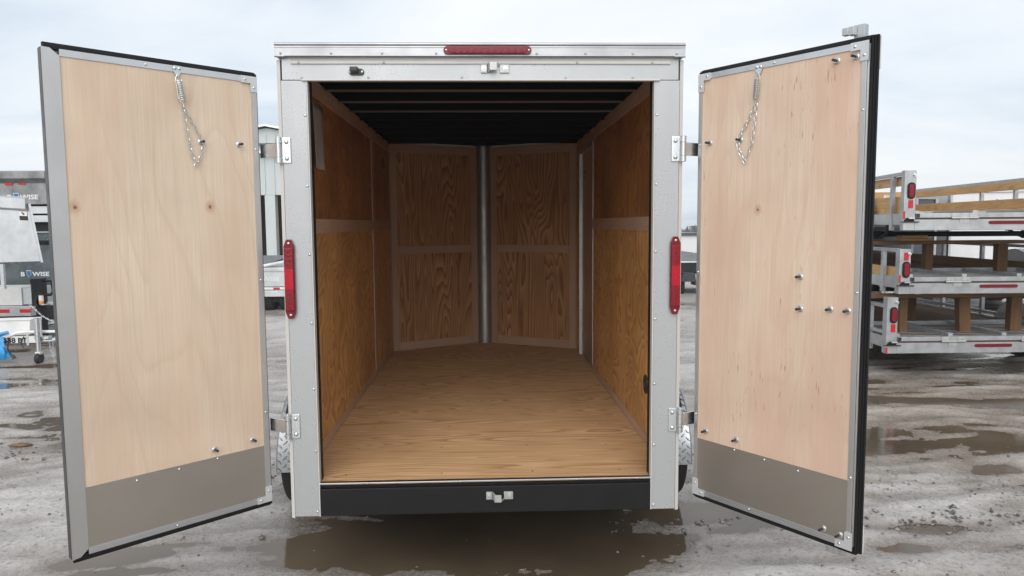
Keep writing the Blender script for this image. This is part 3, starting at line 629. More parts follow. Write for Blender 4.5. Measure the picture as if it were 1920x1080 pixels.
    pts = [Vector((x2, 2.176)), *[Vector(p) for p in spec['chain']], Vector((x2, 2.176))]
    # walk the loop and hang the links on it
    seg = []; 
    for a, b in zip(pts[:-1], pts[1:]): seg.append((a, b, (b - a).length))
    tot = sum(q[2] for q in seg); step = .0195; k = int(tot / step)
    for i in range(k):
        q = (i + .5) * tot / k
        for a, b, L in seg:
            if q <= L: break
            q -= L
        p = a + (b - a) * (q / L); ang = math.atan2(b.x - a.x, b.y - a.y)
        o = place('chain_link', LINK, d, (p.x, sy * (.007 + (.0025 if i % 2 else 0)), p.y)); o.rotation_mode = 'XYZ'
        o.matrix_local = Matrix.Translation((p.x, sy * (.006 + (.003 if i % 2 else 0)), p.y)) @ Matrix.Rotation(ang, 4, 'Y') @ Matrix.Rotation(R(75) if i % 2 else R(12), 4, 'Z') @ Matrix.Scale(1.05, 4)
    return d
dl = rear_door(-.9911, .0154, math.pi + .7637, 1, .816, 'left door with a broad bare aluminium flange on its free edge', dict(
    free=.80, zt=2.333, zb=.421, hr=.026, tr=2.307, fr0=.762, fr1=.820, kz=.685, wide=True, mat='birch_left',
    brackets=((0, .072, 2.333, 2.266), (0, .070, .421, .492)),
    rivets=((.573, .665), (.406, .670), (.242, .676), (.425, .433), (.461, 2.321), (.013, 2.02), (.013, 1.442), (.013, .839)),
    bolts=((.255, 2.035), (.089, 2.036), (.080, .724), (.254, .719)), sx=.342, lean=-.03, chain=((.315, 2.08), (.302, 1.99), (.284, 1.938), (.262, 1.972), (.250, 2.012), (.2545, 2.043), (.29, 2.11))))
dr = rear_door(.9686, .0034, -.9671, -1, .7806, 'right door with lock rod ends and many bolt tips', dict(
    free=.78, zt=2.340, zb=.421, hr=.020, tr=2.316, fr0=.745, fr1=.764, kz=.688, wide=False, mat='birch_right',
    brackets=((0, .064, 2.341, 2.262), (0, .064, .420, .496), (.772, .704, 2.341, 2.270), (.772, .704, .416, .486)),
    rivets=((.223, .680), (.375, .675), (.533, .669), (.306, .436), (.381, 2.328), (.756, 2.093), (.756, 1.417), (.756, .703), (.010, 2.03), (.010, 1.46), (.010, .80)),
    bolts=((.225, 2.034), (.065, 2.035), (.649, 2.288), (.723, 2.290), (.521, 1.465), (.525, 1.336), (.652, 1.345), (.723, 1.345), (.067, .731), (.233, .728), (.651, .466), (.720, .463)),
    sx=.311, lean=-.012, chain=((.298, 2.09), (.285, 2.01), (.252, 1.940), (.226, 1.985), (.217, 2.02), (.224, 2.045), (.262, 2.10))))
# lock rod with cast cam ends on the outside of the right door
lr = MB().cyl((.70, .075, .40), (.70, .075, 2.40), .011, n=12)
part('lock_rod', lr, 'galvanised', dr)
for z, f in ((2.39, 1), (.382, -1)):
    m = MB(); m.box((.680, .058, z - .03), (.722, .088, z + .03)); m.box((.672, .030, z + f * .004 - .014), (.694, .0575, z + f * .004 + .018)); m.box((.650, .026, z + f * .004 - .012), (.674, .050, z + f * .004 + .016))
    part('lock_cam', m, 'galvanised', dr, .003)

# notice in a plastic sleeve on the left wall
pm = MB(); k = 7
for i in range(k): 
    pass
ys_ = np.linspace(.485, .715, 7); zs_ = np.linspace(1.975, 2.305, 9); vs = []; 
for z in zs_:
    for y in ys_: vs.append((-WI + .003 + .004 * (1 + math.sin(y * 31 + z * 9)), y + (2.3 - z) * .02, z))
pm.add(vs, [(j * 7 + i, j * 7 + i + 1, (j + 1) * 7 + i + 1, (j + 1) * 7 + i) for j in range(8) for i in range(6)])
o = part('paper_notice', pm, 'paper'); sm_ = o.modifiers.new('thickness', 'SOLIDIFY'); sm_.thickness = .001
tag(o, 'sheet of paper in a clear sleeve stuck high on the left plywood wall', 'paper')

# ================================================================ stacked utility trailers on the right
def oval(x, z, w, h, y0, dy, n=8):
    r = w / 2; P = [(x + r * math.cos(a), y0, z + h / 2 - r + r * math.sin(a)) for a in np.linspace(0, math.pi, n)] + [(x + r * math.cos(a), y0, z - h / 2 + r + r * math.sin(a)) for a in np.linspace(math.pi, 2 * math.pi, n)]
    return MB().prism(P, (0, dy, 0))
def utility(label, x, y, z, rz, Wd, H, boards, length, oval_top, tape_above):
    u = thing('utility_trailer', label, 'trailer', (x, y, z), rz, 'open utility trailers stacked on timbers')
    bm_ = part('rear_beam', B((.118, .0, 0), (Wd - .118, .06, .112)), 'alu_frame', u, .004)
    xl = Wd / 2 - .195; part('marker_light', capsule(xl, xl + .40, .078, .017, -.001, -.010), 'dark_red_lens', bm_)
    part('beam_gap', B((.118, .012, .113), (Wd - .118, .05, .128)), 'brown_rust', bm_)
    for s in (0, 1):
        px_ = 0 if s == 0 else Wd - .118
        p = part('corner_post', B((px_, -.004, 0), (px_ + .1165, .085, H)), 'alu_frame', u, .005)
        part('tail_light', oval(px_ + .068, oval_top - .0875, .078, .175, -.005, -.014), 'rubber', p, .004); part('lens', oval(px_ + .068, oval_top - .0875, .050, .140, -.0195, -.008), 'red_lens', p, .004)
        zt_ = oval_top + .008 if tape_above else oval_top - .27
        part('reflector_tape', B((px_ + .043, -.0065, zt_), (px_ + .092, -.0045, zt_ + .085)), 'red_tape', p)
        part('side_tape', B((px_ - .003, -.003, .12 if boards != 0 else .0), (px_ + .018, -.0045, .20 if boards != 0 else .065)), 'red_tape', p)
        lm = MB(); lm.box((px_ - .03, -.022, .082), (px_ + .155, -.006, .094)); lm.prism([(px_ + .0, -.006, .094), (px_ + .02, -.022, .13), (px_ + .09, -.022, .13), (px_ + .11, -.006, .094)], (0, -.006, 0)); part('gate_latch', lm, 'black_plastic', p, .003)
        part('latch_pin', MB().cyl((px_ + .04, -.036, .125), (px_ + .10, -.036, .125), .010), 'alu_bright', p); part('latch_bolt', MB().lathe((px_ + .098, -.006, H - .05), (0, -1, 0), [(0, .018), (.008, .018), (.008, .011), (.03, .011)], 12), 'zinc', p)
        xi = .02 if s == 0 else Wd - .07
        sd_ = part('side_beam', B((xi, .09, .055), (xi + .05, length, .175)), 'alu_frame', u, .004)
        tz = {0: H * .80, 1: H - .035, 2: .578}[boards]
        part('top_rail', B((xi + .006, .09, tz), (xi + .044, length, tz + .038)), 'alu_frame', u, .004)
        yy = .36
        ups = (.36, 1.30, 2.25, length - .05) if s == 0 else (.9, 1.85, 2.7, length - .05)
        for yy in ups: part('upright', B((xi - .012 if s == 0 else xi + .02, yy, -.005), (xi + .03 if s == 0 else xi + .062, yy + .05, tz)), 'alu_frame', u, .003)
        if not boards: part('low_rail', B((xi + .008, .09, .20), (xi + .042, length, .236)), 'alu_frame', u, .003)
        bxx = xi + .051 if s == 0 else xi - .031
        mt = 'pine_board' if boards == 2 else 'old_board'
        for (z0, z1) in {0: (), 1: ((.155, .275),), 2: ((.12, .235), (.2375, .363), (.474, .576))}[boards]:
            boxpart('board', (bxx, .095, z0), (bxx + .03, length - .05, z1), ('pine_board' if s == 0 else mt), u, .004)
        # fender with bent-in back plate
        yc = 1.28; rr = .40; A = [math.pi * i / 16 for i in range(17)]; f = MB(); x0, x1 = (xi - .26, xi - .002) if s == 0 else (xi + .052, xi + .31)
        zo = .02
        vs = [(xx, yc + q * math.cos(a), zo + q * math.sin(a)) for a in A for xx, q in ((x0, rr), (x1, rr), (x1, rr - .012), (x0, rr - .012))]
        f.add(vs, [(i * 4 + j, i * 4 + (j + 1) % 4, i * 4 + 4 + (j + 1) % 4, i * 4 + 4 + j) for i in range(16) for j in range(4)] + [(0, 1, 2, 3), (64, 65, 66, 67)])
        fo = part('fender', f, 'tread_plate', u)
        xb = x1 - .004 if s == 0 else x0
        part('fender_back', MB().prism([(xb, yc + (rr - .013) * math.cos(a), zo + (rr - .013) * math.sin(a)) for a in A], (.004, 0, 0)), 'alu', fo)
        tp = MB()
        for ia in range(34):
            a = math.pi * (ia + .5) / 34
            for ix in range(7):
                if (ia + ix) % 2: continue
                ctr = Vector((x0 + .02 + ix * .036, yc + rr * math.cos(a), zo + rr * math.sin(a))); nr = Vector((0, math.cos(a), math.sin(a))); tg = Vector((0, -math.sin(a), math.cos(a))); gg = 1 if ix % 2 else -1
                q = (Vector((1, 0, 0)) + gg * tg).normalized() * .019; w2 = (Vector((1, 0, 0)) - gg * tg).normalized() * .005
                tp.add([ctr + q, ctr + w2, ctr - q, ctr - w2, ctr + nr * .004], [(0, 1, 4), (1, 2, 4), (2, 3, 4), (3, 0, 4)])
        o = part('tread_pattern', tp, 'tread_plate', fo); o['kind'] = 'stuff'
        if z < .6:
            xw = xi - .13 if s == 0 else xi + .18
            wv = part('wheel', MB().lathe((xw - .08, yc, .31 - z), (1, 0, 0), [(0, .14), (0, .18), (.16, .18), (.16, .14), (.10, .04)], 24), 'galvanised', u)
            part('tyre', MB().lathe((xw - .10, yc, .31 - z), (1, 0, 0), [(0, .18), (-.01, .26), (.02, .308), (.18, .308), (.21, .26), (.20, .18)], 36), 'tyre', wv)
    if boards == 2: boxpart('board', (.1, length - .035, .12), (Wd - .1, length - .005, .363), 'pine_board_x', u, .004)
    if boards == 2: boxpart('board', (.1, length - .034, .474), (Wd - .1, length - .006, .576), 'pine_board_x', u, .004)
    if boards == 1: boxpart('board', (.1, length - .035, .155), (Wd - .1, length - .005, .275), 'timber_x', u, .004)
    if boards == 0: part('front_beam', B((.07, length - .05, .02), (Wd - .07, length, .14)), 'alu_frame', u, .003)
    nb = 12; pw = (Wd - .16) / nb
    for i in range(nb): boxpart('deck_plank', (.08 + i * pw, .07, .118), (.08 + (i + 1) * pw - .004, length - .055, .152), 'deck_plank', u, .003)
    # ramp gate folded flat onto the deck
    gt = part('ramp_gate', B((.125, .0, .130), (Wd - .125, .05, .178)), 'alu_frame', u, .004); gl = 1.0
    for px_ in (.123, Wd - .165): part('end_plug', B((px_ + (.004 if px_ < 1 else 0), -.0015, .134), (px_ + .042, -.0005, .174)), 'black_plastic', gt)
    part('gate_bar', B((.125, gl, .160), (Wd - .125, gl + .05, .208)), 'alu_frame', gt, .003)
    for q in (.125, .70, 1.28, Wd - .175): part('gate_bar', B((q, .051, .160), (q + .05, gl - .001, .206)), 'alu_frame', gt, .003)
    for q in np.arange(.14, gl - .05, .115): part('gate_slat', B((.176, q, .165), (Wd - .176, q + .03, .1695)), 'alu_frame', gt)
    for hx_ in (Wd / 2 - .43, Wd / 2 + .43):
        h = MB(); 
        for dx in (-.125, .045): h.box((hx_ + dx, -.006, .14), (hx_ + dx + .08, .0, .178)); h.cyl((hx_ + dx - .005, -.014, .128), (hx_ + dx + .085, -.014, .128), .012)
        h.box((hx_ - .045, -.006, .075), (hx_ + .045, .0, .118)); h.cyl((hx_ - .039, -.014, .128), (hx_ + .039, -.014, .128), .0118)
        part('gate_hinge', h, 'cast_metal', gt, .002)
    ax = MB(); ax.cyl((-.1, 1.28, -.06), (Wd + .1, 1.28, -.06), .032)
    for sx_ in (.18, Wd - .18):
        P = [(sx_, 1.28 + q, -.10 + .09 * (q / .42) ** 2) for q in np.linspace(-.42, .42, 11)]; ax.tube(P, .018, 6); ax.box((sx_ - .04, 1.22, -.115), (sx_ + .04, 1.34, -.02)); ax.box((sx_ - .03, .84, -.03), (sx_ + .03, .90, .06)); ax.box((sx_ - .03, 1.66, -.03), (sx_ + .03, 1.72, .06))
    part('axle', ax, 'black_paint', u)
    fm = MB()
    for yy in np.arange(.5, length, .6): fm.box((.071, yy, .03), (Wd - .071, yy + .04, .117))
    part('cross_member', fm, 'alu_frame', u)
    tg_ = MB(); tg_.prism([(.1, length, .05), (Wd / 2 - .03, length + 1.1, .05), (Wd / 2 + .03, length + 1.1, .05), (.2, length, .05)], (0, 0, .07)); tg_.prism([(Wd - .1, length, .05), (Wd / 2 + .03, length + 1.1, .051), (Wd / 2 - .03, length + 1.1, .051), (Wd - .2, length, .05)], (0, 0, .068)); part('tongue', tg_, 'alu_frame', u)
    return u
utility('lowest of the stacked aluminium utility trailers, standing on its tyres with no side boards', 4.250, 4.25, .277, R(-1), 2.30, .60, 0, 3.75, .50, False)
utility('middle utility trailer of the stack, with one low wooden side board', 4.364, 4.25, .912, R(-2), 2.10, .475, 1, 3.6, .345, True)
utility('topmost utility trailer of the stack, with high pine side boards', 4.384, 4.25, 1.582, R(-9.5), 2.06, .625, 2, 4.9, .50, False)
def timber(name, a, b, mat, label, group, rz=0.0, rx=0.0):
    o = boxpart(name, a, b, mat, None, .006); o.rotation_euler = (0, rx, rz); tag(o, label, 'timber', group); return o
timber('timber_beam', (3.95, 4.62, .828), (6.75, 4.76, .872), 'timber_x', 'long flat timber bearing the middle trailer of the stack', 'timbers in the trailer stack')
timber('timber_beam', (4.0, 5.10, 1.405), (6.35, 5.24, 1.448), 'timber_x', 'long flat timber bearing the topmost trailer of the stack', 'timbers in the trailer stack')
for (x, y, w, z0, z1, rx, lb) in ((4.62, 4.64, .085, .43, .826, 0, 'short upright timber nearest the tail light post of the lowest trailer'), (5.28, 5.6, .10, .43, .90, 0, 'upright timber standing far back on the wet deck of the lowest trailer'), (5.32, 4.66, .13, .43, .826, -.06, 'leaning dark timber prop on the folded gate of the lowest trailer'), (5.90, 4.66, .13, .43, .826, 0, 'upright timber by the right fender of the lowest trailer')):
    timber('timber_prop', (x, y, z0), (x + w, y + .09, z1), 'timber_z', lb, 'timbers in the trailer stack', 0, rx)
for (x, y, w, z0, z1, lb) in ((5.18, 5.12, .088, 1.066, 1.403, 'short upright timber on the middle trailer beside its rear left post'), (6.045, 5.12, .125, 1.066, 1.403, 'thick upright timber on the middle trailer by the right fender')):
    timber('timber_prop', (x, y, z0), (x + w, y + .09, z1), 'timber_z', lb, 'timbers in the trailer stack')
timber('timber_block', (4.86, 5.08, 1.450), (5.25, 5.22, 1.474), 'pine_board_x', 'lower of the two short pine blocks under the topmost trailer', 'timbers in the trailer stack')
timber('timber_block', (4.87, 5.09, 1.476), (5.18, 5.21, 1.512), 'pine_board_x', 'upper of the two short pine blocks under the topmost trailer', 'timbers in the trailer stack')

# ================================================================ closed trailers parked behind the stack
def closed_trailer(label, x, y, w, h, length, mat, rz=0.0, nose_len=.5):
    c = thing('closed_trailer', label, 'trailer', (x, y, 0), rz)
    P = [(0, nose_len, .42), (w / 2 - .1, 0, .42), (w / 2 + .1, 0, .42), (w, nose_len, .42), (w, length, .42), (0, length, .42)]
    part('body', MB().prism(P, (0, 0, h - .42)), mat, c)
    Q = [(-.02, nose_len - .02, h), (w / 2 - .1, -.03, h), (w / 2 + .1, -.03, h), (w + .02, nose_len - .02, h), (w + .02, length + .02, h), (-.02, length + .02, h)]
    part('roof', MB().prism(Q, (0, 0, .06)), 'alu_bright', c)
    g_ = MB()
    for s in (0, 1):
        a, b = ((0, nose_len), (w / 2 - .1, 0)) if s == 0 else ((w / 2 + .1, 0), (w, nose_len))
        g_.prism([(a[0], a[1] - .012, .44), (b[0], b[1] - .012, .44), (b[0], b[1] - .006, .44), (a[0], a[1] - .006, .44)], (0, 0, .55))
    g_.box((w / 2 - .1, -.014, .44), (w / 2 + .1, -.006, .99)); part('stone_guard', g_, 'tread_far', c)
    for x_ in (0, w): part('corner_trim', B((x_ - .02, nose_len - .03, .42), (x_ + .02, nose_len + .05, h)), 'alu_bright', c)
    part('marker_light', capsule(w * .28, w * .28 + .12, h - .14, .018, nose_len * .44 - .03, nose_len * .44 + .05), 'amber_lens', c)
    m = MB(); m.box((.1, .3, .30), (w - .1, length - .1, .418)); m.box((w / 2 - .05, -1.1, .34), (w / 2 + .05, .3, .42)); part('chassis', m, 'black_paint', c)
    jk = part('jack', MB().cyl((w / 2, -.7, .12), (w / 2, -.7, .75), .03), 'black_paint', c); 
    for s in (0, 1):
        xw = -.10 if s == 0 else w - .10
        wh = part('wheel', MB().lathe((xw, length * .6, .33), (1, 0, 0), [(0, .14), (0, .19), (.2, .19), (.2, .14)], 24), 'galvanised', c); part('tyre', MB().lathe((xw - .01, length * .6, .33), (1, 0, 0), [(0, .19), (-.01, .28), (.02, .33), (.20, .33), (.23, .28), (.22, .19)], 32), 'tyre', wh)
    return c
t = NT('tread_far'); v = t.obj(); ck = t.voro(t.map(v, (1, 1, 1.3), (0, 0, 0), (0, R(45), 0)), 26)
t.set(Base_Color=t.ramp(ck, (.2, (.75, .76, .77)), (.6, (.42, .43, .44))), Metallic=.9, Roughness=.32); t.bump(ck, .5, .01); M['tread_far'] = t.mat
closed_trailer('dark grey closed trailer with tread plate nose parked behind the stacked trailers', 5.75, 8.85, 2.1, 2.05, 4.2, 'dark_enclosed', R(-2))
closed_trailer('large white closed trailer partly hidden behind the stacked trailers', 8.15, 9.0, 2.3, 2.16, 4.6, 'far_white', R(-4), .35)

# ================================================================ left: dump trailers and a small white trailer
def brand(parent, x, y, z, size, y_off=-.006):
    """the maker's lettering: B, blue shield, WISE"""
    for txt, dx in (('B', 0), ('WISE', 2.72)):
        me = text_mesh(txt, size * 1.35, 'letter_white', .002, size * .035); o = place('lettering', me, parent, (x + dx * size, y + y_off, z), (UP, 0, 0)); o.scale = (1.25, 1, 1)
    sx = x + size * 1.36
    P = [(0, 1.15), (.2, 1.08), (.4, 1.15), (.6, 1.08), (.8, 1.15), (.78, .3), (.4, -.12), (.02, .3)]
    part('shield', MB().prism([(sx + a * size * 1.35, y + y_off + .002, z + (b * 1.3 - .12) * size) for a, b in P], (0, -.004, 0)), 'letter_white', parent)
    part('shield', MB().prism([(sx + (.4 + (a - .4) * .84) * size * 1.35, y + y_off - .0025, z + ((.52 + (b - .52) * .86) * 1.3 - .12) * size) for a, b in P], (0, -.003, 0)), 'blue_shield', parent)
# stacked dump bodies (far), front faces towards the yard
def dump_body(name, label, x0, x1, y, z0, z1, mat, tapes, bx_, bz, bs, ang=0.0, depth=3.2):
    c = thing(name, label, 'trailer', (x1, y, z0 if z0 > 1 else 0), ang); zz = (lambda z: z - (z0 if z0 > 1 else 0)); w = x1 - x0
    m = MB(); m.box((-w, 0, zz(z0)), (0, .06, zz(z1) - .10)); m.box((-w, .061, zz(z0)), (-w + .05, depth, zz(z1) - .1)); m.box((-.05, .061, zz(z0)), (0, depth, zz(z1) - .1)); m.box((-w + .051, .061, zz(z0)), (-.051, depth, zz(z0) + .05)); part('dump_box', m, mat, c)
    part('top_rim', MB().prism([(-w - .02, -.09, zz(z1) - .02), (-w - .02, -.09, zz(z1) - .12), (-w - .02, -.001, zz(z1) - .19), (-w - .02, -.001, zz(z1))], (w + .0, 0, 0)), 'galvanised' if 0 else mat, c)
    part('corner_stake', B((-.02, -.03, zz(z0)), (.05, .05, zz(z1) + .01)), mat, c)
    for (tx, tz) in tapes: part('reflector_tape', B((tx - x1, -.012, zz(tz)), (tx - x1 + .11, -.001, zz(tz) + .045)), 'red_tape', c)
    brand(c, bx_ - x1, 0, zz(bz), bs)
    return c
up_ = dump_body('dump_trailer', 'weathered grey dump body on top of the stack at the left edge, with red tape', -9.3, -6.585, 8.2, 2.03, 2.535, 'grey_dump', ((-7.24, 2.315), (-7.05, 2.325)), -7.225, 2.105, .071)
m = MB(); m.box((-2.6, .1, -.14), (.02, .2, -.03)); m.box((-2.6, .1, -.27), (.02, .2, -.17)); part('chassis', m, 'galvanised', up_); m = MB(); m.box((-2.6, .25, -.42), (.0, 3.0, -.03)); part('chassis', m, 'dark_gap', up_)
lo_ = dump_body('dump_trailer', 'dark wet dump trailer below the weathered one, with white lettering and a jack in front', -9.3, -6.50, 8.2, .50, 1.60, 'grey_dump_wet', (), -7.10, .935, .066)
fr_ = MB(); fr_.box((-3.0, -1.05, .44), (.15, -.90, .585)); part('front_frame', fr_, 'galvanised', lo_, .006)
for tx in (-.29, .0): part('reflector_tape', B((tx, -1.054, .49), (tx + .15, -1.051, .54)), 'red_tape', lo_)
tb = part('tool_box', B((-3.0, -1.02, .59), (.02, -.55, .845)), 'white_paint', lo_, .01); part('tool_box_end', B((.022, -1.0, .60), (.19, -.56, .84)), 'galvanised', lo_, .006)
m = MB(); m.box((.20, -1.10, .59), (.34, -.96, .965)); m.cyl((.16, -1.03, .93), (.20, -1.03, .93), .02); m.cyl((.34, -1.03, .93), (.46, -1.03, .93), .014)
m.tube([(.45, -1.03, .93), (.46, -1.03, .84), (.47, -1.04, .78), (.44, -1.06, .74), (.36, -1.08, .74), (.28, -1.10, .72), (.26, -1.12, .64), (.29, -1.13, .58)], .022, 8)
m.box((.22, -1.05, .585), (.33, -.97, .1)); part('jack', m, 'black_paint', lo_, .004)
part('crank_sticker', MB().cyl((.335, -1.105, .62), (.335, -1.105, .74), .03), 'orange_label', lo_); part('crank_sticker', MB().cyl((.335, -1.105, .66), (.335, -1.105, .73), .031), 'letter_white', lo_)
m = MB(); m.cyl((.35, -1.06, .60), (.35, -1.06, .615), .07, n=16); m.box((.36, -1.04, .59), (.9, -.9, .64)); m.prism([(.45, -1.05, .585), (.75, -1.05, .585), (.75, -1.05, .74)], (0, .05, 0)); part('coupler', m, 'galvanised', lo_, .004)
def chain(parent, pts, mat='zinc', sc=1.6, step=.032):
    seg = [(Vector(a), Vector(b), (Vector(b) - Vector(a)).length) for a, b in zip(pts[:-1], pts[1:])]; tot = sum(s[2] for s in seg); k = max(1, int(tot / step))
    for i in range(k):
        q = (i + .5) * tot / k
        for a, b, L in seg:
            if q <= L: break
            q -= L
        d = (b - a).normalized(); o = place('chain_link', LINK, parent)
        o.matrix_local = Matrix.Translation(a + d * q) @ d.to_track_quat('Z', 'Y').to_matrix().to_4x4() @ Matrix.Rotation(R(80) if i % 2 else R(10), 4, 'Z') @ Matrix.Scale(sc, 4)
chain(lo_, [(.18, -1.12, .62), (.26, -1.13, .55), (.34, -1.13, .46), (.44, -1.13, .40), (.52, -1.13, .37), (.60, -1.13, .40)])
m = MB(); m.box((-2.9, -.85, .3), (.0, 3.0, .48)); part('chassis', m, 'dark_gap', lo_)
for yy in (1.2, 2.1):
    wh = part('wheel', MB().lathe((-.1, yy, .38), (1, 0, 0), [(0, .14), (0, .2), (.2, .2), (.2, .14)], 24), 'galvanised', lo_); part('tyre', MB().lathe((-.11, yy, .38), (1, 0, 0), [(0, .2), (-.01, .33), (.02, .38), (.20, .38), (.23, .33), (.22, .2)], 32), 'tyre', wh)
# raised galvanised tailgate standing in front of the dump bodies
gt_ = thing('galvanised_panel', 'tilted galvanised steel panel with a warning sticker at the left edge', 'panel', (-6.4, 6.6, 1.19))
m = MB(); P = [(-.55, .95), (.43, .875), (.545, .045), (-.55, .02)]
m.prism([(x, 0, z) for x, z in P], (0, .02, 0)); part('sheet', m, 'galvanised', gt_)
part('folded_rim', MB().prism([(-.55, -.001, .955), (-.55, -.06, .93), (-.55, -.06, .80), (-.55, -.001, .77)], (.985, 0, -.07)), 'galvanised', gt_)
part('folded_rim', MB().prism([(.435, -.002, .80), (.46, -.035, .80), (.575, -.035, .03), (.55, -.002, .03)], (.03, 0, 0)), 'galvanised', gt_)
st = part('sticker', MB().prism([(.315, -.0021, .685), (.42, -.0021, .68), (.427, -.0021, .58), (.322, -.0021, .585)], (0, -.002, 0)), 'ink_black', gt_)
part('sticker', MB().prism([(.312, -.0045, .725), (.417, -.0045, .72), (.42, -.0045, .637), (.316, -.0045, .642)], (0, -.001, 0)), 'letter_white', gt_); part('sticker', MB().prism([(.312, -.006, .727), (.417, -.006, .722), (.418, -.006, .70), (.313, -.006, .705)], (0, -.001, 0)), 'red_tape', gt_)
part('sticker', MB().prism([(.345, -.006, .690), (.36, -.006, .69), (.395, -.006, .66), (.37, -.006, .65)], (0, -.001, 0)), 'ink_black', gt_)
part('prop', MB().box((.0, .03, -.32), (.045, .07, .01)), 'galvanised', gt_); part('support', MB().box((-.45, .021, -1.10), (-.35, .12, .3)), 'galvanised', gt_)
# small white trailer, tongue towards the right
sm_ = thing('small_trailer', 'small white trailer with its tongue on a jack wheel at the left edge', 'trailer', (-6.0, 6.0, 0))
part('tub', MB().prism([(.34, -.01, .54), (.32, -.01, .345), (-1.9, -.01, .28), (-1.9, -.01, .50)], (0, .25, 0)), 'white_paint', sm_, .01); part('tub_rim', MB().prism([(.36, -.025, .532), (.36, -.025, .55), (-1.9, -.025, .51), (-1.9, -.025, .492)], (0, .013, 0)), 'white_paint', sm_, .003)
tg_ = part('tongue', B((-.6, -.10, .255), (.50, -.02, .335)), 'white_paint', sm_, .005)
part('tongue_brace', MB().tube([(.10, -.12, .335), (.22, -.10, .38), (.30, -.08, .387), (.50, -.06, .39), (.75, -.06, .388)], .018, 8), 'white_paint', sm_)
me = text_mesh('638 BT', .085, 'ink_black', .001, .003); o = place('lettering', me, tg_, (.055, -.103, .262), (UP, 0, 0)); o.scale = (1.15, 1, 1)
for x in (.335, .455): part('u_bolt', B((x, -.106, .225), (x + .028, -.1005, .36)), 'zinc', sm_, .002)
m = MB(); m.cyl((.49, -.13, .13), (.49, -.13, .565), .026, n=16); m.cyl((.535, -.13, .34), (.535, -.13, .54), .012); m.cyl((.47, -.13, .57), (.47, -.13, .30), .018); part('jack', m, 'zinc', sm_)
m = MB(); m.box((.462, -.16, .12), (.518, -.10, .15)); part('jack_fork', m, 'letter_white', sm_)
part('jack_wheel', MB().lathe((.464, -.13, .07), (1, 0, 0), [(0, .03), (0, .064), (.012, .072), (.04, .072), (.052, .064), (.052, .03)], 20), 'tyre', sm_)
m = MB(); m.box((.502, -.10, .27), (.64, -.02, .29)); m.box((.502, -.10, .30), (.60, -.02, .335)); m.cyl((.64, -.06, .28), (.74, -.06, .30), .04, .05); m.cyl((.56, -.11, .305), (.56, -.01, .305), .012); part('coupler', m, 'zinc', sm_, .003)
chain(sm_, [(.66, -.12, .26), (.665, -.12, .02)], sc=1.4, step=.028); chain(sm_, [(.62, -.125, .27), (.64, -.125, .16), (.66, -.125, .08)], sc=1.3, step=.026)
part('plug_cable', MB().tube([(.12, -.11, .33), (.13, -.13, .25), (.12, -.13, .19), (.15, -.13, .13), (.17, -.13, .10)], .007, 6), 'black_plastic', sm_); part('plug', MB().cyl((.165, -.13, .11), (.195, -.13, .07), .016, .022), 'black_plastic', sm_)
part('plug_cable', MB().tube([(.31, -.11, .34), (.285, -.12, .28), (.29, -.12, .22), (.315, -.12, .195)], .006, 6), 'black_plastic', sm_)
wh = part('wheel', MB().lathe((-1.0, -.2, .27), (0, 1, 0), [(0, .12), (0, .15), (.14, .15), (.14, .1)], 20), 'white_paint', sm_); part('tyre', MB().lathe((-1.0, -.21, .27), (0, 1, 0), [(0, .15), (0, .25), (.02, .27), (.14, .27), (.16, .25), (.16, .15)], 28), 'tyre', wh)
# blue plastic bag tied to the tongue
bag = MB(); prof = [(.0, .012), (-.03, .05), (-.10, .065), (-.17, .085), (-.23, .12), (-.27, .11), (-.295, .06), (-.30, .01)]; n = 14; vs = []
for j, (h, r) in enumerate(prof):
    for i in range(n):
        a = 2 * math.pi * i / n; q = r * (1 + .22 * math.sin(3 * a + j * 1.3) + .12 * rnd.uniform(-1, 1)); vs.append((q * math.cos(a) + .03 * (j / 7), .35 * q * math.sin(a), h + .02 * math.sin(2 * a + j)))
bag.add(vs, [(j * n + i, j * n + (i + 1) % n, (j + 1) * n + (i + 1) % n, (j + 1) * n + i) for j in range(len(prof) - 1) for i in range(n)])
bag.tube([(-.13, -.0, .0), (-.05, -.02, .005), (.0, -.02, -.005), (.08, 0, .01), (.13, .01, .02)], .022, 8)
o = part('plastic_bag', bag, 'blue_bag', None, 0, (-5.985, 5.85, .375)); tag(o, 'crumpled blue plastic bag tied to the white trailer tongue', 'bag')

# ================================================================ gap on the left: light trailer and white shed
c = thing('dump_trailer', 'light grey dump trailer with white lettering seen between the left door and the cargo trailer', 'trailer', (-3.65, 11.0, 0))
part('body', B((-1.05, 0, .50), (.0, 3.2, .86)), 'galvanised', c, .01); part('top_rail', B((-1.08, -.04, .80), (.04, .04, .87)), 'galvanised', c, .01); part('gate', MB().prism([(-1.0, .05, .88), (-.62, .05, .88), (-.30, .9, 1.04), (-1.0, .9, 1.04)], (0, .0, .03)), 'dark_enclosed', c); part('rail', MB().tube([(-.62, .0, .90), (-.2, .3, .98), (.0, .6, 1.02)], .03, 8), 'white_paint', c)
brand(c, -.86, 0, .615, .085)
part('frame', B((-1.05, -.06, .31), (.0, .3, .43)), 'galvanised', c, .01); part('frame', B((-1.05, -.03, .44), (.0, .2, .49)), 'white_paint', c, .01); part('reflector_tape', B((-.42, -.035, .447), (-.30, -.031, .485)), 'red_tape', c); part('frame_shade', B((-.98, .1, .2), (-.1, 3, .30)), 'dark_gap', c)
for xx in (-.68, -.36): 
    wh = part('wheel', MB().lathe((xx, .35, .30), (1, 0, 0), [(0, .1), (0, .16), (.18, .16), (.18, .1)], 20), 'galvanised', c); part('tyre', MB().lathe((xx, .35, .30), (1, 0, 0), [(0, .16), (-.01, .26), (.02, .30), (.18, .30), (.21, .26), (.20, .16)], 28), 'tyre', wh)
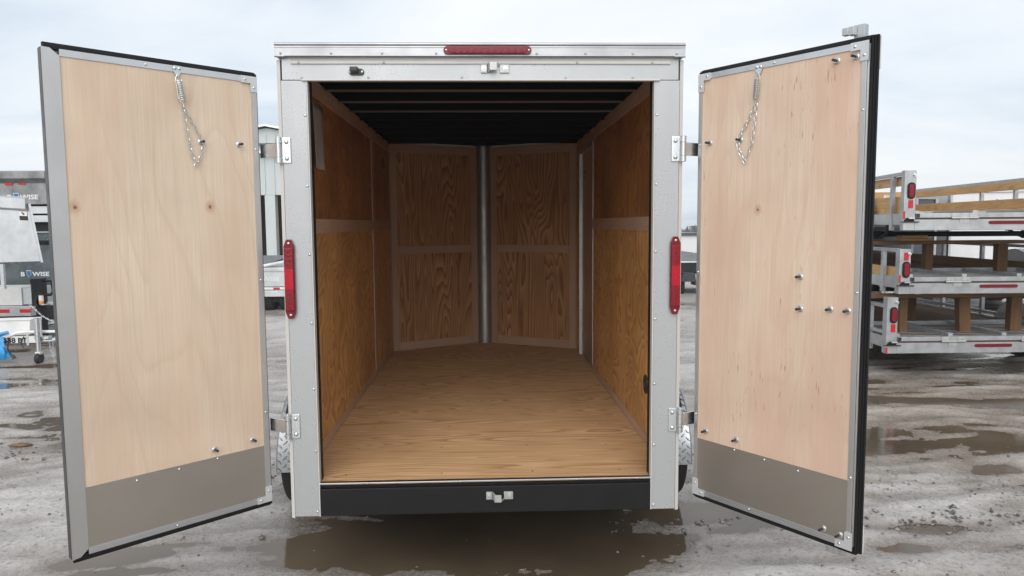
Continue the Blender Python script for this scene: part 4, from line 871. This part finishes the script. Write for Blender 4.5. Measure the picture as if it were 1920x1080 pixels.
bd = thing('white_shed', 'white metal sided shed with a small gable and open bays behind the left door', 'building', (-6.66, 20, 0))
part('wall', B((-3.5, 0, 2.62), (6.5, .12, 3.88)), 'shed_skin', bd)
for i in range(33):
    x = -3.45 + i * .30; part('siding_rib', B((x, -.025, 2.63), (x + .035, -.001, 3.87)), 'shed_skin', bd)
part('eave', B((-3.6, -.25, 3.881), (6.6, .2, 3.96)), 'alu', bd); part('wall', B((-3.5, .30, 3.961), (6.5, 6, 4.20)), 'galvanised', bd)
gb = MB(); gb.prism([(-1.1, -.1, 4.205), (1.1, -.1, 4.205), (1.1, -.1, 4.46), (0, -.1, 4.66), (-1.1, -.1, 4.46)], (0, 2, 0)); part('gable', gb, 'shed_skin', bd)
for i in range(7): x = -.95 + i * .30; part('siding_rib', B((x, -.125, 4.21), (x + .035, -.101, 4.46)), 'shed_skin', bd)
rf = MB(); rf.prism([(-1.25, -.3, 4.45), (0, -.3, 4.70), (1.25, -.3, 4.45), (1.25, -.3, 4.51), (0, -.3, 4.76), (-1.25, -.3, 4.51)], (0, 2.4, 0)); part('roof', rf, 'alu', bd)
for x in (-3.4, -.15, 3.0, 6.2): part('column', B((x, -.02, 0), (x + .32, .3, 2.615)), 'shed_skin', bd, .01)
part('back_wall', B((-3.5, 6, 0), (6.5, 6.1, 4.0)), 'brown_rust', bd); part('side_wall', B((-3.5, .31, 0), (-3.4, 5.99, 3.95)), 'brown_rust', bd); part('side_wall', B((6.4, .31, 0), (6.5, 5.99, 3.95)), 'brown_rust', bd)
part('stored_panel', B((.45, 1.0, 0), (1.6, 1.2, 2.3)), 'old_board', bd)

# ================================================================ gap on the right: black flatbed, white trailer, wooded hill
c = thing('flatbed_trailer', 'black flatbed trailer with a red tail light seen past the right door hinge', 'trailer', (4.35, 13.0, 0))
part('bed', B((-.6, 0, .52), (1.6, 5.5, .82)), 'truck_black', c, .01); part('bed_edge', B((-.6, -.03, .78), (1.6, .01, .815)), 'far_white', c); part('fender', MB().prism([(.02, -.15, .36), (.36, -.15, .36), (.34, -.15, .55), (.10, -.15, .57)], (0, .9, 0)), 'dark_enclosed', c, .01)
part('rear_frame', B((.32, -.1, .28), (1.5, .15, .38)), 'truck_black', c, .005); part('tail_light', B((.36, -.125, .295), (.60, -.102, .36)), 'red_tape', c, .004); part('plate', B((.55, -.12, .42), (.66, -.10, .55)), 'letter_white', c)
for xx in (-.10, 1.2): wh = part('wheel', MB().lathe((xx, .25, .27), (1, 0, 0), [(0, .1), (0, .16), (.24, .16), (.24, .1)], 20), 'galvanised', c); part('tyre', MB().lathe((xx, .25, .27), (1, 0, 0), [(0, .16), (-.01, .24), (.02, .28), (.22, .28), (.25, .24), (.24, .16)], 28), 'tyre', wh)
part('hitch_block', MB().prism([(-.02, .5, .821), (.12, .5, .821), (.10, .5, .93), (.02, .5, .95)], (0, .2, 0)), 'truck_black', c)
c = thing('closed_trailer', 'white closed trailer with a dark roof edge beyond the black flatbed', 'trailer', (8.0, 28.0, -.86))
part('body', B((-1.2, 0, .35), (1.4, 5, 1.98)), 'far_white', c, .02); part('nose_panel', B((-.35, -.03, .36), (-.30, -.001, 1.97)), 'white_paint', c); part('roof', MB().prism([(-1.3, -.1, 1.98), (1.5, -.1, 1.98), (1.4, -.1, 2.08), (-.6, -.1, 2.09)], (0, 5.2, 0)), 'dark_enclosed', c)
me = text_mesh('TC', .2, 'ink_black', .004); place('lettering', me, c, (-.78, -.006, 1.62), (UP, 0, 0))
for xx in (-1.15, 1.15): wh = part('wheel', MB().lathe((xx, 3, .33), (1, 0, 0), [(0, .1), (0, .2), (.2, .2), (.2, .1)], 20), 'galvanised', c); part('tyre', MB().lathe((xx, 3, .33), (1, 0, 0), [(0, .2), (0, .3), (.02, .34), (.18, .34), (.2, .3), (.2, .2)], 28), 'tyre', wh)
# far woodland: bare winter trees that read as one mass
rs = np.random.RandomState(9); V = []; Fc = []
for k in range(420):
    x = rs.uniform(10, 130); y = rs.uniform(150, 200); zb = float(height(np.array([x]), np.array([y]))[0]); ht = rs.uniform(6.5, 9.2) + (rs.rand() < .15) * 1.2; wd = rs.uniform(1.2, 2.4)
    o = len(V); V += [(x - .15, y, zb - 1), (x + .15, y, zb - 1), (x, y, zb + ht)]; Fc.append((o, o + 1, o + 2))
    for j in range(90):
        u = rs.rand() ** .7; zz = zb + ht * (.1 + .9 * u); rr = wd * math.sin(math.pi * (.25 + .72 * u)); a = rs.uniform(0, 6.28); q = rs.uniform(.3, 1) * rr
        cx, cy = x + q * math.cos(a), y + q * math.sin(a); s = rs.uniform(.3, .8); d1 = rs.normal(0, s, 3); d2 = rs.normal(0, s, 3); o = len(V)
        V += [(cx, cy, zz), (cx + d1[0], cy + d1[1], zz + abs(d1[2])), (cx + d2[0], cy + d2[1], zz + d2[2])]; Fc.append((o, o + 1, o + 2))
me = bpy.data.meshes.new('far_woodland'); me.from_pydata(V, [], Fc); me.materials.append(M['far_foliage'])
tag(place('far_woodland', me), 'bare grey woodland on the far side of the yard', kind='stuff')
# damp scrap of cardboard and leaves
lf = MB(); vs = [(rnd.uniform(.8, 1) * .10 * math.cos(a), .05 * rnd.uniform(.7, 1) * math.sin(a), .004 + .012 * rnd.random()) for a in np.linspace(0, 6.28, 11)[:-1]] + [(0, 0, .022)]
lf.add(vs, [(i, (i + 1) % 10, 10) for i in range(10)])
o = part('leaf_scrap', lf, 'leaf_brown', None, 0, (-3.58, 2.35, float(height(np.array([-3.58]), np.array([2.35]))[0]))); sm2 = o.modifiers.new('thickness', 'SOLIDIFY'); sm2.thickness = .004
tag(o, 'brown scrap of wet leaves lying on the gravel at far left', 'leaves')
# yellow tag hanging in the stack
tgq = part('tie_tag', B((0, 0, 0), (.065, .004, .04)), 'bright_yellow', None, .002, (4.745, 4.58, .873)); tag(tgq, 'small bright yellow tag lying on the lower long timber of the stack', 'tag')

# ================================================================ damp air between the yard and the far woods
hz = part('haze', B((-1500, -1500, -12), (1500, 1500, 5.2)), 'paper'); hz.data.materials.clear()
hm = bpy.data.materials.new('haze_air'); hm.use_nodes = True; hm.node_tree.nodes.clear()
ho = hm.node_tree.nodes.new('ShaderNodeOutputMaterial'); hv = hm.node_tree.nodes.new('ShaderNodeVolumePrincipled')
hv.inputs['Color'].default_value = (.90, .94, .98, 1); hv.inputs['Density'].default_value = .0013; hv.inputs['Anisotropy'].default_value = .2
hm.node_tree.links.new(hv.outputs[0], ho.inputs['Volume']); hz.data.materials.append(hm)
tag(hz, 'thin grey rain haze over the yard', kind='stuff')
